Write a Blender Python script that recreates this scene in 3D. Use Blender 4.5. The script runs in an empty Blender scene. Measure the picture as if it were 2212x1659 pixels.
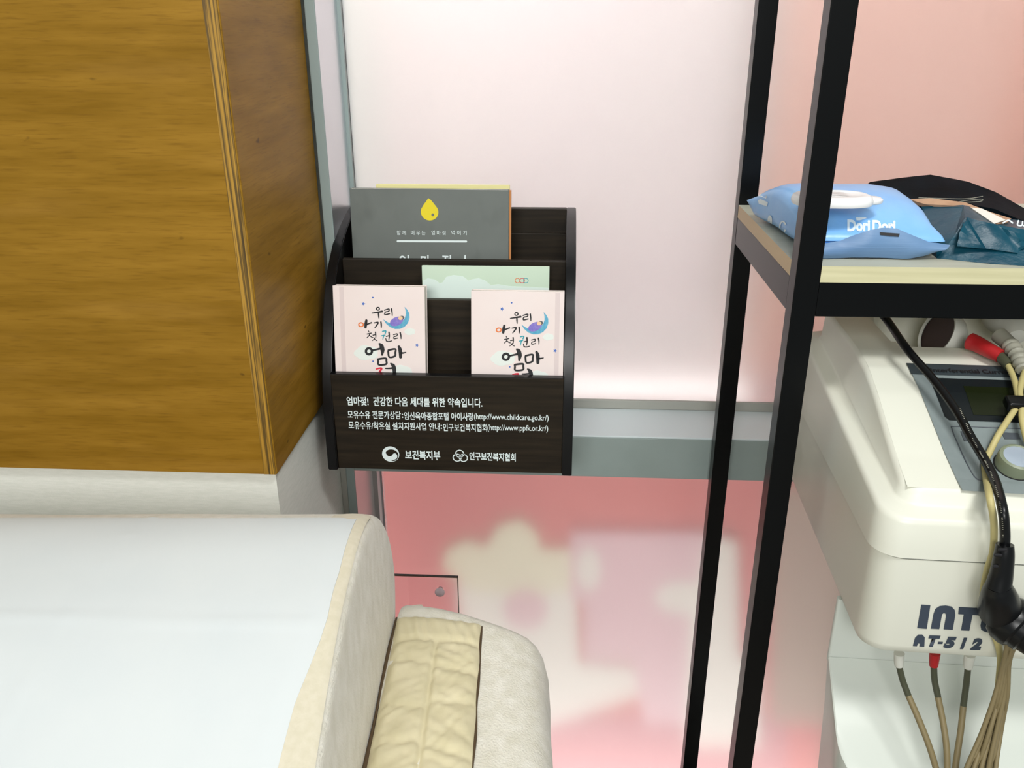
import bpy, bmesh, math, random
from math import sin, cos, pi, radians
from mathutils import Vector, Matrix, Quaternion, noise as mnoise

random.seed(7)
S = bpy.context.scene
COL = S.collection

# ------------------------------------------------------------------ camera
FPX, PITCH, YAW, ROLL = 1842.5, radians(22.736), radians(3.483), radians(-.2286)
CAM = Vector((0, 0, 1.5))
FWD = Vector((-sin(YAW) * cos(PITCH), cos(YAW) * cos(PITCH), -sin(PITCH)))
_r0 = Vector((cos(YAW), sin(YAW), 0))
_u0 = _r0.cross(FWD)
RGT = _r0 * cos(ROLL) + _u0 * sin(ROLL)
UPV = _u0 * cos(ROLL) - _r0 * sin(ROLL)
cd = bpy.data.cameras.new('camera')
cd.sensor_width = 36
cd.lens = FPX / 2212 * 36
cd.clip_start = .02
cam = bpy.data.objects.new('camera', cd)
COL.objects.link(cam)
M = Matrix((RGT, UPV, -FWD)).transposed().to_4x4()
M.translation = CAM
cam.matrix_world = M
S.camera = cam

# ------------------------------------------------------------------ world, lights, exposure
S.view_settings.view_transform = 'Standard'
S.view_settings.look = 'None'
S.view_settings.gamma = 1
S.view_settings.use_curve_mapping = False
S.view_settings.exposure = 0.0
w = bpy.data.worlds.new('world')
S.world = w
w.use_nodes = True
w.node_tree.nodes['Background'].inputs[0].default_value = (.93, 1, .98, 1)
w.node_tree.nodes['Background'].inputs[1].default_value = .34


def area(name, loc, target, sx, sy, power, col=(1, 1, 1)):
    l = bpy.data.lights.new(name, 'AREA')
    l.shape = 'RECTANGLE'
    l.size, l.size_y, l.energy, l.color = sx, sy, power, col
    o = bpy.data.objects.new(name, l)
    COL.objects.link(o)
    o.location = loc
    o.rotation_euler = (Vector(target) - Vector(loc)).to_track_quat('-Z', 'Y').to_euler()
    return o


area('ceiling_panel_light', (.5, -.08, 2.72), (.1, .62, .9), .6, .3, 22, (1, 1, .98))
area('room_panel_light', (-.4, -2.4, 2.5), (-.1, 1.2, .95), 1.3, 1.0, 64, (1, 1, .98))
# the bright hall behind the frosted glass
area('hall_panel_light', (.0, 1.5, 3.7), (.0, 1.74, .9), 2.4, .2, 165, (1, .99, .98))
area('mural_fill_light', (.2, 1.41, -1.6), (.2, 1.60, .5), 2.0, .12, 150, (1, .97, .95))  # unseen fill lamp, added under the mural to brighten it


# ------------------------------------------------------------------ pixel -> surface helpers
def ray(px, py):
    return RGT * ((px - 1106) / FPX) - UPV * ((py - 829.5) / FPX) + FWD


def at(px, py, X=None, Y=None, Z=None):
    d = ray(px, py)
    i, v = (0, X) if X is not None else (1, Y) if Y is not None else (2, Z)
    return CAM + d * ((v - CAM[i]) / d[i])


class Plane:
    """a flat face: origin, right, up, outward normal"""
    def __init__(s, o, ex, ey):
        s.o, s.ex = Vector(o), Vector(ex).normalized()
        s.ey = Vector(ey)
        s.ey = (s.ey - s.ex * s.ey.dot(s.ex)).normalized()
        s.n = s.ex.cross(s.ey)
        if s.n.dot(CAM - s.o) < 0:
            s.n = -s.n

    def hit(s, px, py):
        d = ray(px, py)
        P = CAM + d * ((s.o - CAM).dot(s.n) / d.dot(s.n))
        return ((P - s.o).dot(s.ex), (P - s.o).dot(s.ey))

    def w(s, x, y, h=0):
        return s.o + s.ex * x + s.ey * y + s.n * h


# ------------------------------------------------------------------ object helpers
ORIGIN = {}


def link(o, parent=None):
    COL.objects.link(o)
    if parent is not None:
        o.parent = parent
    return o


def thing(name, label, cat, loc=(0, 0, 0), group=None):
    o = bpy.data.objects.new(name, None)
    o.empty_display_size = .02
    link(o)
    o.location = loc
    ORIGIN[o.name] = Vector(loc)
    o['label'], o['category'] = label, cat
    if group:
        o['group'] = group
    return o


def obj(name, bm, mats, parent=None, label=None, smooth=True, cat=None, kind=None, group=None, angle=40):
    """links a bmesh (world coordinates) as one mesh object"""
    org = ORIGIN[parent.name] if parent is not None else None
    bm.normal_update()
    if org is None:
        if len(bm.verts):
            c = sum((v.co for v in bm.verts), Vector()) / len(bm.verts)
            c.z = min(v.co.z for v in bm.verts)
        else:
            c = Vector()
        own = c
    else:
        own = org
    bmesh.ops.translate(bm, verts=bm.verts, vec=-own)
    me = bpy.data.meshes.new(name)
    bm.to_mesh(me)
    bm.free()
    for m in (mats if isinstance(mats, (list, tuple)) else [mats]):
        me.materials.append(m)
    o = bpy.data.objects.new(name, me)
    link(o, parent)
    if org is None:
        o.location = own
    ORIGIN[o.name] = own
    if smooth:
        for p in me.polygons:
            p.use_smooth = True
        try:
            me.set_sharp_from_angle(angle=radians(angle))
        except Exception:
            pass
    if label:
        o['label'] = label
    if cat:
        o['category'] = cat
    if kind:
        o['kind'] = kind
    if group:
        o['group'] = group
    return o


def box(bm, x0, x1, y0, y1, z0, z1, bev=0, seg=2):
    r = bmesh.ops.create_cube(bm, size=1)
    vs = r['verts']
    for v in vs:
        v.co = Vector((x0 + (v.co.x + .5) * (x1 - x0), y0 + (v.co.y + .5) * (y1 - y0), z0 + (v.co.z + .5) * (z1 - z0)))
    if bev > 0:
        es = list({e for v in vs for e in v.link_edges})
        bmesh.ops.bevel(bm, geom=es, offset=bev, segments=seg, affect='EDGES', profile=.5)
    return bm


def B(*a, **k):
    return box(bmesh.new(), *a, **k)


def obox(pl, x0, x1, y0, y1, h0, h1, bev=0, bm=None, seg=2):
    """box in a plane's own axes"""
    bm = bm or bmesh.new()
    t = B(x0, x1, y0, y1, h0, h1, bev=bev, seg=seg)
    me = bpy.data.meshes.new('t')
    t.to_mesh(me)
    t.free()
    n0 = len(bm.verts)
    bm.from_mesh(me)
    bpy.data.meshes.remove(me)
    bm.verts.ensure_lookup_table()
    for v in bm.verts[n0:]:
        v.co = pl.w(*v.co)
    bmesh.ops.recalc_face_normals(bm, faces=bm.faces)
    return bm


def prism(pts, d, bm=None):
    """closed polygon (3D points) pushed along vector d"""
    bm = bm or bmesh.new()
    d = Vector(d)
    a = [bm.verts.new(p) for p in pts]
    b = [bm.verts.new(Vector(p) + d) for p in pts]
    n = len(pts)
    f = [bm.faces.new(a), bm.faces.new(b[::-1])]
    for i in range(n):
        f.append(bm.faces.new((a[i], b[i], b[(i + 1) % n], a[(i + 1) % n])))
    bmesh.ops.recalc_face_normals(bm, faces=f)
    return bm


def flat(pl, pts, h=.0003, bm=None, base=0.0):
    """printed shape on a plane, local 2D points"""
    return prism([pl.w(x, y, base) for x, y in pts], pl.n * h, bm)


def catmull(P, n=8):
    P = [Vector(p) for p in P]
    Q = [P[0] * 2 - P[1]] + P + [P[-1] * 2 - P[-2]]
    out = []
    for i in range(1, len(Q) - 2):
        p0, p1, p2, p3 = Q[i - 1:i + 3]
        for k in range(n):
            t = k / n
            out.append(.5 * ((2 * p1) + (p2 - p0) * t + (2 * p0 - 5 * p1 + 4 * p2 - p3) * t * t + (3 * p1 - p0 - 3 * p2 + p3) * t ** 3))
    out.append(P[-1])
    return out


def tube(path, r, n=12, sub=8, bm=None, caps=True):
    bm = bm or bmesh.new()
    P = catmull(path, sub) if sub > 1 else [Vector(p) for p in path]
    R = r if callable(r) else (lambda t: r)
    T = [(P[min(i + 1, len(P) - 1)] - P[max(i - 1, 0)]).normalized() for i in range(len(P))]
    nrm = T[0].orthogonal().normalized()
    rings = []
    for i, p in enumerate(P):
        if i:
            q = T[i - 1].rotation_difference(T[i])
            nrm = (q @ nrm).normalized()
        b = T[i].cross(nrm)
        rr = R(i / (len(P) - 1))
        rings.append([bm.verts.new(p + (nrm * cos(2 * pi * k / n) + b * sin(2 * pi * k / n)) * rr) for k in range(n)])
    f = []
    for i in range(len(rings) - 1):
        for k in range(n):
            f.append(bm.faces.new((rings[i][k], rings[i][(k + 1) % n], rings[i + 1][(k + 1) % n], rings[i + 1][k])))
    if caps:
        f.append(bm.faces.new(rings[0][::-1]))
        f.append(bm.faces.new(rings[-1]))
    bmesh.ops.recalc_face_normals(bm, faces=f)
    return bm


def lathe(prof, o, axis, n=40, bm=None, sx=1.0):
    """profile (radius, height) spun about axis from o"""
    bm = bm or bmesh.new()
    ax = Vector(axis).normalized()
    a = ax.orthogonal().normalized()
    if abs(ax.z) > .8:
        a = (Vector((1, 0, 0)) - ax * ax.x).normalized()
    b = ax.cross(a)
    o = Vector(o)
    rings = []
    for r, h in prof:
        if r < 1e-6:
            rings.append([bm.verts.new(o + ax * h)])
        else:
            rings.append([bm.verts.new(o + ax * h + (a * cos(2 * pi * k / n) * sx + b * sin(2 * pi * k / n)) * r) for k in range(n)])
    f = []
    for A, C in zip(rings, rings[1:]):
        for k in range(n):
            q = []
            for v in (A[k % len(A)], A[(k + 1) % len(A)], C[(k + 1) % len(C)], C[k % len(C)]):
                if v not in q:
                    q.append(v)
            if len(q) > 2:
                f.append(bm.faces.new(q))
    bmesh.ops.recalc_face_normals(bm, faces=f)
    return bm


def grid(fn, nu, nv, bm=None):
    bm = bm or bmesh.new()
    V = [[bm.verts.new(fn(i / nu, j / nv)) for j in range(nv + 1)] for i in range(nu + 1)]
    for i in range(nu):
        for j in range(nv):
            try:
                bm.faces.new((V[i][j], V[i + 1][j], V[i + 1][j + 1], V[i][j + 1]))
            except ValueError:
                pass
    return bm


def solidify(bm, t):
    bmesh.ops.recalc_face_normals(bm, faces=bm.faces)
    bmesh.ops.solidify(bm, geom=bm.faces[:], thickness=t)
    bmesh.ops.recalc_face_normals(bm, faces=bm.faces)
    return bm


def ellipse(cx, cy, rx, ry, rot=0, n=28, a0=0, a1=2 * pi):
    full = abs(a1 - a0 - 2 * pi) < 1e-6
    out = []
    for k in range(n if full else n + 1):
        t = a0 + (a1 - a0) * k / n
        x, y = rx * cos(t), ry * sin(t)
        out.append((cx + x * cos(rot) - y * sin(rot), cy + x * sin(rot) + y * cos(rot)))
    return out


def ribbon(pl, pts, wd, bm=None, h=.00025, base=0.0, smooth=True):
    """brush stroke: 2D points with a width each, laid on a plane"""
    bm = bm or bmesh.new()
    P = [Vector((p[0], p[1], 0)) for p in pts]
    W = list(wd) if isinstance(wd, (list, tuple)) else [wd] * len(P)
    if smooth and len(P) > 2:
        n = 6
        Q = catmull(P, n)
        WW = []
        for i in range(len(W) - 1):
            WW += [W[i] + (W[i + 1] - W[i]) * k / n for k in range(n)]
        WW.append(W[-1])
        P, W = Q, WW
    L, R = [], []
    for i, p in enumerate(P):
        t = (P[min(i + 1, len(P) - 1)] - P[max(i - 1, 0)])
        t = t.normalized() if t.length > 0 else Vector((1, 0, 0))
        q = Vector((-t.y, t.x, 0)) * W[i] / 2
        L.append(p + q)
        R.append(p - q)
    # rounded ends
    t0 = (P[0] - P[1]).normalized() * W[0] * .3
    t1 = (P[-1] - P[-2]).normalized() * W[-1] * .3
    top = [[bm.verts.new(pl.w(v.x, v.y, base + h)) for v in (a, b)] for a, b in zip(L, R)]
    s0 = bm.verts.new(pl.w(*((P[0] + t0).xy), base + h))
    s1 = bm.verts.new(pl.w(*((P[-1] + t1).xy), base + h))
    for i in range(len(top) - 1):
        bm.faces.new((top[i][0], top[i][1], top[i + 1][1], top[i + 1][0]))
    bm.faces.new((top[0][0], s0, top[0][1]))
    bm.faces.new((top[-1][1], s1, top[-1][0]))
    return bm


def text_mesh(body, bold=0.0, shear=0.0, spacing=1.0):
    c = bpy.data.curves.new('t', 'FONT')
    c.body = body
    c.size = 1
    c.offset = bold
    c.shear = shear
    c.space_character = spacing
    c.resolution_u = 4
    o = bpy.data.objects.new('t', c)
    COL.objects.link(o)
    dg = bpy.context.evaluated_depsgraph_get()
    dg.update()
    me = bpy.data.meshes.new_from_object(o.evaluated_get(dg))
    bpy.data.objects.remove(o)
    bpy.data.curves.remove(c)
    return me


def text_on(pl, body, x0, x1, yc, hgt, bm=None, bold=0.0, shear=0.0, h=.0003, spacing=1.0, skew=0.0):
    """text fitted between x0 and x1 on a plane, centred on yc with total height hgt"""
    bm = bm or bmesh.new()
    me = text_mesh(body, bold, shear, spacing)
    if not me.vertices:
        return bm
    xs = [v.co.x for v in me.vertices]
    ys = [v.co.y for v in me.vertices]
    ax, bx, ay, by = min(xs), max(xs), min(ys), max(ys)
    n0 = len(bm.verts)
    bm.from_mesh(me)
    bpy.data.meshes.remove(me)
    bm.verts.ensure_lookup_table()
    for v in bm.verts[n0:]:
        tx = (v.co.x - ax) / (bx - ax)
        X = x0 + tx * (x1 - x0)
        Y = yc + ((v.co.y - ay) / (by - ay) - .5) * hgt + skew * tx
        v.co = pl.w(X, Y, h)
    return bm


def decal_tree(o):
    from mathutils.bvhtree import BVHTree
    org = ORIGIN[o.name]
    return BVHTree.FromPolygons([org + v.co for v in o.data.vertices], [tuple(p.vertices) for p in o.data.polygons])


def wrap(tree, bm, eps):
    """presses a flat print (x, y = picture coordinates) on to a surface"""
    lost = []
    for v in bm.verts:
        hit = tree.ray_cast(CAM, ray(v.co.x, v.co.y).normalized())
        P, nn = hit[0], hit[1]
        if P is None:
            lost.append(v)
            continue
        if nn.dot(CAM - P) < 0:
            nn = -nn
        v.co = P + nn * eps
    bmesh.ops.delete(bm, geom=lost, context='VERTS')
    return bm


# ------------------------------------------------------------------ materials
def lin(c):
    return tuple(((v / 255) / 12.92 if v / 255 <= .04045 else ((v / 255 + .055) / 1.055) ** 2.4) for v in c)


def mat(name, rgb, rough=.5, metal=0.0, spec=.5, rgb2=None, scale=(20, 20, 20), detail=4, lo=.35, hi=.65, bump=0.0, bscale=None,
        sheen=0.0, coat=0.0, bdist=.001):
    m = bpy.data.materials.new(name)
    m.use_nodes = True
    nt = m.node_tree
    p = nt.nodes['Principled BSDF']
    p.inputs['Base Color'].default_value = (*lin(rgb), 1)
    p.inputs['Roughness'].default_value = rough
    p.inputs['Metallic'].default_value = metal
    p.inputs['Specular IOR Level'].default_value = spec
    p.inputs['Sheen Weight'].default_value = sheen
    p.inputs['Coat Weight'].default_value = coat
    tc = nt.nodes.new('ShaderNodeTexCoord')

    def nz(sc, det):
        mp = nt.nodes.new('ShaderNodeMapping')
        mp.inputs['Scale'].default_value = sc
        nt.links.new(tc.outputs['Object'], mp.inputs[0])
        n = nt.nodes.new('ShaderNodeTexNoise')
        n.inputs['Scale'].default_value = 1
        n.inputs['Detail'].default_value = det
        nt.links.new(mp.outputs[0], n.inputs['Vector'])
        return n
    if rgb2 is not None:
        n = nz(scale, detail)
        r = nt.nodes.new('ShaderNodeValToRGB')
        r.color_ramp.elements[0].position, r.color_ramp.elements[1].position = lo, hi
        r.color_ramp.elements[0].color = (*lin(rgb), 1)
        r.color_ramp.elements[1].color = (*lin(rgb2), 1)
        nt.links.new(n.outputs['Fac'], r.inputs[0])
        nt.links.new(r.outputs[0], p.inputs['Base Color'])
    if bump:
        n = nz(bscale or scale, 5)
        b = nt.nodes.new('ShaderNodeBump')
        b.inputs['Strength'].default_value = bump
        b.inputs['Distance'].default_value = bdist
        nt.links.new(n.outputs['Fac'], b.inputs['Height'])
        nt.links.new(b.outputs[0], p.inputs['Normal'])
    return m


def mix_noise(m, rgb, scale, detail=4, lo=.5, hi=.7, fac=1.0, mode='MIX'):
    """lays a second noise-driven colour over a material's base colour"""
    nt = m.node_tree
    p = nt.nodes['Principled BSDF']
    src = p.inputs['Base Color'].links[0].from_socket
    tc = [n for n in nt.nodes if n.type == 'TEX_COORD'][0]
    mp = nt.nodes.new('ShaderNodeMapping')
    mp.inputs['Scale'].default_value = scale
    nt.links.new(tc.outputs['Object'], mp.inputs[0])
    n = nt.nodes.new('ShaderNodeTexNoise')
    n.inputs['Scale'].default_value = 1
    n.inputs['Detail'].default_value = detail
    nt.links.new(mp.outputs[0], n.inputs['Vector'])
    mr = nt.nodes.new('ShaderNodeMapRange')
    mr.inputs[1].default_value, mr.inputs[2].default_value = lo, hi
    mr.inputs[3].default_value, mr.inputs[4].default_value = 0, fac
    nt.links.new(n.outputs['Fac'], mr.inputs[0])
    mx = nt.nodes.new('ShaderNodeMix')
    mx.data_type = 'RGBA'
    mx.blend_type = mode
    nt.links.new(mr.outputs[0], mx.inputs[0])
    nt.links.new(src, mx.inputs[6])
    mx.inputs[7].default_value = (*lin(rgb), 1)
    nt.links.new(mx.outputs[2], p.inputs['Base Color'])
    return m


def glass(name, rgb, rough, ior=1.45):
    m = bpy.data.materials.new(name)
    m.use_nodes = True
    p = m.node_tree.nodes['Principled BSDF']
    p.inputs['Base Color'].default_value = (*lin(rgb), 1)
    p.inputs['Roughness'].default_value = rough
    p.inputs['Transmission Weight'].default_value = 1
    p.inputs['IOR'].default_value = ior
    return m


MT = {}
MT['wallpaper'] = mat('white_wallpaper', (238, 239, 232), .75, rgb2=(230, 232, 224), scale=(60, 60, 400), bump=.25, bscale=(900, 900, 900))
wd = mat('honey_plywood', (128, 92, 18), .45, spec=.15, rgb2=(154, 114, 36), scale=(7, 7, 60), detail=8, lo=.3, hi=.7, bump=.12, bscale=(12, 12, 300))
mix_noise(wd, (108, 74, 16), (30, 30, 420), 6, .52, .75, .55)
mix_noise(wd, (104, 72, 16), (4, 4, 26), 3, .55, .8, .3)
mix_noise(wd, (170, 128, 54), (5, 5, 26), 3, .55, .8, .4)
mix_noise(wd, (66, 44, 16), (24, 24, 46), 2, .73, .78, .7)
MT['ply'] = wd
pe = mat('plywood_edge', (92, 68, 16), .5, rgb2=(176, 132, 42), scale=(330, 60, 5), detail=2, lo=.42, hi=.58)
mix_noise(pe, (60, 42, 8), (420, 60, 8), 3, .56, .64, .8)
MT['plyedge'] = pe
MT['alu'] = mat('anodised_aluminium', (212, 222, 224), .4, metal=.0)
MT['aluface'] = mat('grey_painted_frame', (150, 163, 160), .5, rgb2=(143, 156, 152), scale=(9, 9, 9))
MT['aludark'] = mat('grey_frame_strip', (150, 164, 162), .45)
MT['revl'] = mat('brushed_reveal', (222, 226, 230), .3, metal=.85)
MT['gasket'] = mat('grey_gasket', (168, 168, 160), .6)
MT['frost'] = glass('frosted_glass', (255, 252, 251), .36)
MT['frostlow'] = glass('frosted_glass_lower', (255, 251, 250), .25)
MT['acrylic'] = glass('clear_acrylic', (255, 248, 250), .0, 1.49)
MT['chrome'] = mat('chrome', (230, 228, 228), .12, metal=1)
MT['pale'] = mat('pale_pink_board', (246, 235, 238), .7, rgb2=(248, 239, 239), scale=(2, 2, 2))
MT['salmon'] = mat('salmon_board', (234, 190, 176), .7, rgb2=(236, 196, 184), scale=(1.5, 1.5, 1.5))
MT['salmond'] = mat('salmon_board_dark', (222, 164, 146), .7)
MT['pink'] = mat('rose_board', (230, 146, 142), .7, rgb2=(228, 148, 148), scale=(1.5, 1.5, 1.5))
MT['rose'] = mat('rose_light', (218, 158, 164), .7)
MT['lilac'] = mat('lilac_pink', (242, 210, 216), .7)
MT['cream'] = mat('mural_cream', (248, 246, 220), .7)
MT['creamw'] = mat('mural_white', (250, 249, 240), .7)
MT['taupe'] = mat('taupe_shade', (196, 178, 164), .7)
MT['shade_band'] = mat('dark_taupe_shade', (158, 142, 126), .7)
MT['hallwhite'] = mat('hall_white', (250, 250, 250), .7)
MT['black'] = mat('black_powder_coat', (4, 5, 6), .3, spec=.22)
MT['walnut'] = mat('dark_walnut', (28, 22, 15), .5, spec=.25, rgb2=(44, 36, 25), scale=(9, 9, 160), detail=6, lo=.35, hi=.7)
MT['blackedge'] = mat('black_edge_band', (10, 10, 12), .3, spec=.35)
MT['print'] = mat('white_print', (228, 240, 240), .6)
MT['grey_cover'] = mat('grey_cover', (100, 106, 102), .5, rgb2=(108, 114, 110), scale=(14, 14, 14), lo=.3, hi=.75)
mix_noise(MT['grey_cover'], (88, 94, 90), (30, 30, 16), 2, .55, .75, .6)
MT['paper'] = mat('paper_block', (238, 232, 222), .8, rgb2=(226, 218, 206), scale=(30, 900, 30))
MT['yellow'] = mat('drop_yellow', (232, 212, 14), .5)
MT['yellowcover'] = mat('yellow_cover', (232, 224, 158), .5)
MT['orange'] = mat('orange_spine', (196, 128, 70), .5)
MT['mint'] = mat('mint_cover', (206, 226, 204), .5)
MT['mintlight'] = mat('mint_cloud', (222, 238, 230), .5)
MT['bookcover'] = mat('blush_cover', (238, 224, 220), .55, rgb2=(236, 220, 216), scale=(12, 12, 12))
MT['bookgroove'] = mat('blush_groove', (222, 206, 204), .55)
MT['ink'] = mat('black_ink', (20, 20, 24), .6)
MT['inkorange'] = mat('orange_ink', (232, 120, 50), .6)
MT['inkteal'] = mat('teal_ink', (38, 160, 176), .6)
MT['inkred'] = mat('red_ink', (222, 40, 66), .6)
MT['inkblue'] = mat('blue_ink', (70, 110, 190), .6)
MT['moon'] = mat('moon_blue', (70, 160, 196), .6, rgb2=(110, 180, 206), scale=(200, 200, 200))
MT['purple'] = mat('blanket_purple', (124, 110, 196), .6, rgb2=(146, 130, 204), scale=(300, 300, 300))
MT['skinprint'] = mat('peach_print', (240, 200, 160), .6)
MT['cloud'] = mat('cloud_print', (230, 236, 230), .6)
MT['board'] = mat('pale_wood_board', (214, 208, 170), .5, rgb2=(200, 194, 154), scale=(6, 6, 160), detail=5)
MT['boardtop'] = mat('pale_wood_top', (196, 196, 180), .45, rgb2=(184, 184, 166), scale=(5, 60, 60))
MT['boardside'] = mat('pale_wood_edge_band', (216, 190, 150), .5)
MT['wipeblue'] = mat('sky_blue_film', (122, 180, 238), .32, rgb2=(138, 192, 242), scale=(18, 18, 18), bump=.25, bscale=(26, 26, 26), bdist=.004)
MT['wipeflap'] = mat('blue_seal', (96, 130, 170), .45, rgb2=(108, 142, 180), scale=(12, 12, 12), bump=.3, bscale=(4, 4, 900))
MT['wipedark'] = mat('blue_fold', (36, 108, 190), .4)
MT['whiteplastic'] = mat('white_plastic', (240, 240, 240), .35)
MT['filmprint'] = mat('pale_film_print', (226, 238, 244), .45)
MT['teal'] = mat('teal_film', (6, 60, 78), .35, spec=.3, rgb2=(12, 74, 92), scale=(20, 20, 20), bump=.5, bscale=(30, 30, 60), bdist=.004)
MT['tealblack'] = mat('black_film', (4, 9, 12), .6, spec=.05, bump=.3, bscale=(30, 30, 30), rgb2=(12, 22, 28), bdist=.003)
MT['kraft'] = mat('kraft_paper', (172, 134, 106), .75, rgb2=(188, 150, 120), scale=(50, 50, 50))
MT['labelpaper'] = mat('label_paper', (226, 220, 210), .7)
MT['device'] = mat('ivory_housing', (226, 226, 212), .38)
MT['trolley'] = mat('white_trolley', (214, 219, 211), .25)
MT['panelgrey'] = mat('silver_overlay', (126, 136, 136), .4, spec=.3, rgb2=(132, 142, 142), scale=(60, 60, 60))
MT['paneldark'] = mat('charcoal_overlay', (54, 62, 66), .4, spec=.3)
MT['lcdbez'] = mat('black_overlay', (22, 27, 30), .3, spec=.3)
MT['lcd'] = mat('green_lcd', (24, 30, 12), .25, spec=.3)
MT['navy'] = mat('slate_lettering', (58, 68, 82), .5)
MT['keyg'] = mat('key_grey', (78, 84, 90), .4)
MT['knob'] = mat('olive_knob', (128, 136, 112), .4)
MT['knobtop'] = mat('knob_cap', (196, 210, 226), .18, metal=.5)
MT['cord'] = mat('black_rubber', (8, 9, 11), .3, spec=.35)
MT['plug'] = mat('black_plug', (7, 8, 10), .3, spec=.35)
MT['lead'] = mat('tan_cable', (190, 178, 122), .5)
MT['leaddark'] = mat('olive_sleeve', (70, 72, 54), .5)
MT['leadbrown'] = mat('brown_cable', (128, 114, 80), .55)
MT['red'] = mat('red_plug', (170, 26, 30), .45)
MT['greyplug'] = mat('grey_plug', (150, 148, 134), .5)
MT['cupdark'] = mat('cup_dark', (58, 44, 40), .6)
MT['cup'] = mat('cup_white', (206, 206, 196), .45)
MT['plush'] = mat('ivory_plush', (220, 215, 198), .95, rgb2=(236, 232, 220), scale=(70, 70, 30), detail=6, lo=.3, hi=.7, bump=.6, bscale=(420, 420, 420), sheen=.3, bdist=.002)
MT['plushband'] = mat('cream_velour', (212, 204, 180), .9, rgb2=(218, 210, 188), scale=(160, 160, 40), bump=.25, bscale=(500, 500, 500), sheen=.2)
MT['quilt'] = mat('beige_cotton', (212, 202, 166), .85, rgb2=(222, 212, 178), scale=(30, 30, 30), bump=.3, bscale=(70, 40, 40), bdist=.003)
MT['seam'] = mat('brown_seam', (84, 66, 44), .8)
MT['sheet'] = mat('white_sheet', (217, 222, 222), .8, rgb2=(213, 219, 220), scale=(8, 8, 8), bump=.12, bscale=(40, 14, 14), bdist=.003)
MT['floor'] = mat('floor_vinyl', (150, 140, 128), .5, rgb2=(140, 130, 118), scale=(4, 40, 4))
MT['cap'] = mat('clear_cap', (236, 214, 220), .12, coat=.5)
MT['screw'] = mat('screw_steel', (180, 180, 180), .25, metal=1)

# ------------------------------------------------------------------ the room shell
obj('floor', B(-1.6, 1.6, -.6, 1.345, -.05, 0), MT['floor'], kind='structure', smooth=False)
bm = B(-1.5, -.362, .945, 1.40, 0, .974)
box(bm, -1.5, -.3745, .9475, 1.40, .974, 2.6)
obj('wall_left', bm, MT['wallpaper'], kind='structure', smooth=False)
# hall behind the glass
obj('wall_back', B(-1.2, 1.6, 1.80, 1.85, -.3, 2.6), MT['hallwhite'], kind='structure', smooth=False)

obj('wall_light_stop', B(-1.5, 1.6, 1.336, 1.40, 2.6, 4.2), MT['wallpaper'], kind='structure', smooth=False)  # unseen wall, added this tall to keep hall lamp light out of the room
win = thing('window_1', 'frosted glass partition in a grey frame', 'window', (0, 1.35, 0))
del win['category'], win['label']
win['kind'] = 'structure'
GX0, GX1 = -.3285, 1.3


def wpart(name, bm, m, **k):
    o = obj(name, bm, m, win, **k)
    o['kind'] = 'structure'
    return o


bm = B(-.352, -.3375, 1.2305, 1.40, .0, 2.6, bev=.0012)
wpart('jamb', bm, MT['aludark'], smooth=False)
wpart('caulk', B(-.3615, -.3522, 1.2315, 1.24, 0, .974), MT['gasket'], smooth=False)
bm = prism([(-.3374, 1.2315, 0), (-.334, 1.336, 0), (-.3374, 1.336, 0)], (0, 0, 2.6))
wpart('reveal', bm, MT['revl'], smooth=False)
wpart('stop', B(-.3374, -.3285, 1.336, 1.36, .9, 2.6), MT['aludark'], smooth=False)
wpart('lower_stop', prism([(-.3374, 1.336, 0), (-.3374, 1.36, 0), (-.319, 1.36, 0), (-.319, 1.352, 0), (-.326, 1.337, 0)], (0, 0, .83)), MT['revl'], smooth=False)
# mid rail: painted front face, pale ledge on top, glazing bead
wpart('rail', B(-.3374, GX1, 1.23, 1.36, .8225, .8935, bev=.0008), MT['aluface'], smooth=False)
wpart('ledge', B(-.334, GX1, 1.2308, 1.337, .8935, .8965, bev=.0008), MT['alu'], smooth=False)
wpart('bead', B(-.3285, GX1, 1.337, 1.344, .8965, .912, bev=.001), MT['gasket'], smooth=False)
wpart('upper_pane', B(-.3285, GX1, 1.344, 1.350, .90, 2.6), MT['frost'], smooth=False)
wpart('lower_pane', B(-.319, GX1, 1.346, 1.352, -.05, .83), MT['frostlow'], smooth=False)

# boards standing in the hall
def board(name, x0, x1, z0, z1, y0, y1, m, label):
    return obj(name, B(x0, x1, y0, y1, z0, z1, bev=.003), m, None, label, cat='board', smooth=False)


board('display_board', -.36, .315, .90, 2.5, 1.74, 1.775, MT['pale'], 'pale pink blurred board behind the upper frosted glass, left of the black rack')
sb = thing('display_board', 'salmon coloured blurred board behind the glass, right of the rack posts', 'board', (.9, 1.75, .80))
obj('panel', B(.40, 1.55, 1.745, 1.775, .80, 2.5, bev=.003), MT['salmon'], sb, smooth=False)
c = at(2140, 330, Y=1.742)
bm = prism([(c.x - .01, 1.744, .9), (c.x + .12, 1.744, .9), (c.x + .12, 1.744, 2.2), (c.x + .03, 1.744, 1.5)], (0, -.004, 0))
obj('darker_figure', bm, MT['salmond'], sb, 'darker salmon print', smooth=False)
obj('glow_ledge', B(-.5, .40, 1.66, 1.735, .74, .785, bev=.003), MT['hallwhite'], None,  # added white surface that makes the bright glow at the pane's foot
    'white blurred ledge added behind the upper frosted pane for the glow along its bottom edge', cat='ledge', smooth=False)

mural = thing('mural_board', 'rose pink blurred mural board with cream figures behind the lower glass', 'mural', (.2, 1.6, -.5))
MY = 1.59
obj('panel', B(-.46, 1.6, MY, MY + .03, -.5, .66, bev=.002), MT['pink'], mural, smooth=False)


def mpoly(name, pts, m, lvl, label=None):
    Y = MY - .0004 * lvl
    P = [at(px, py, Y=Y) for px, py in pts]
    obj(name, prism(P, (0, .0004, 0)), m, mural, label, smooth=False)


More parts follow.
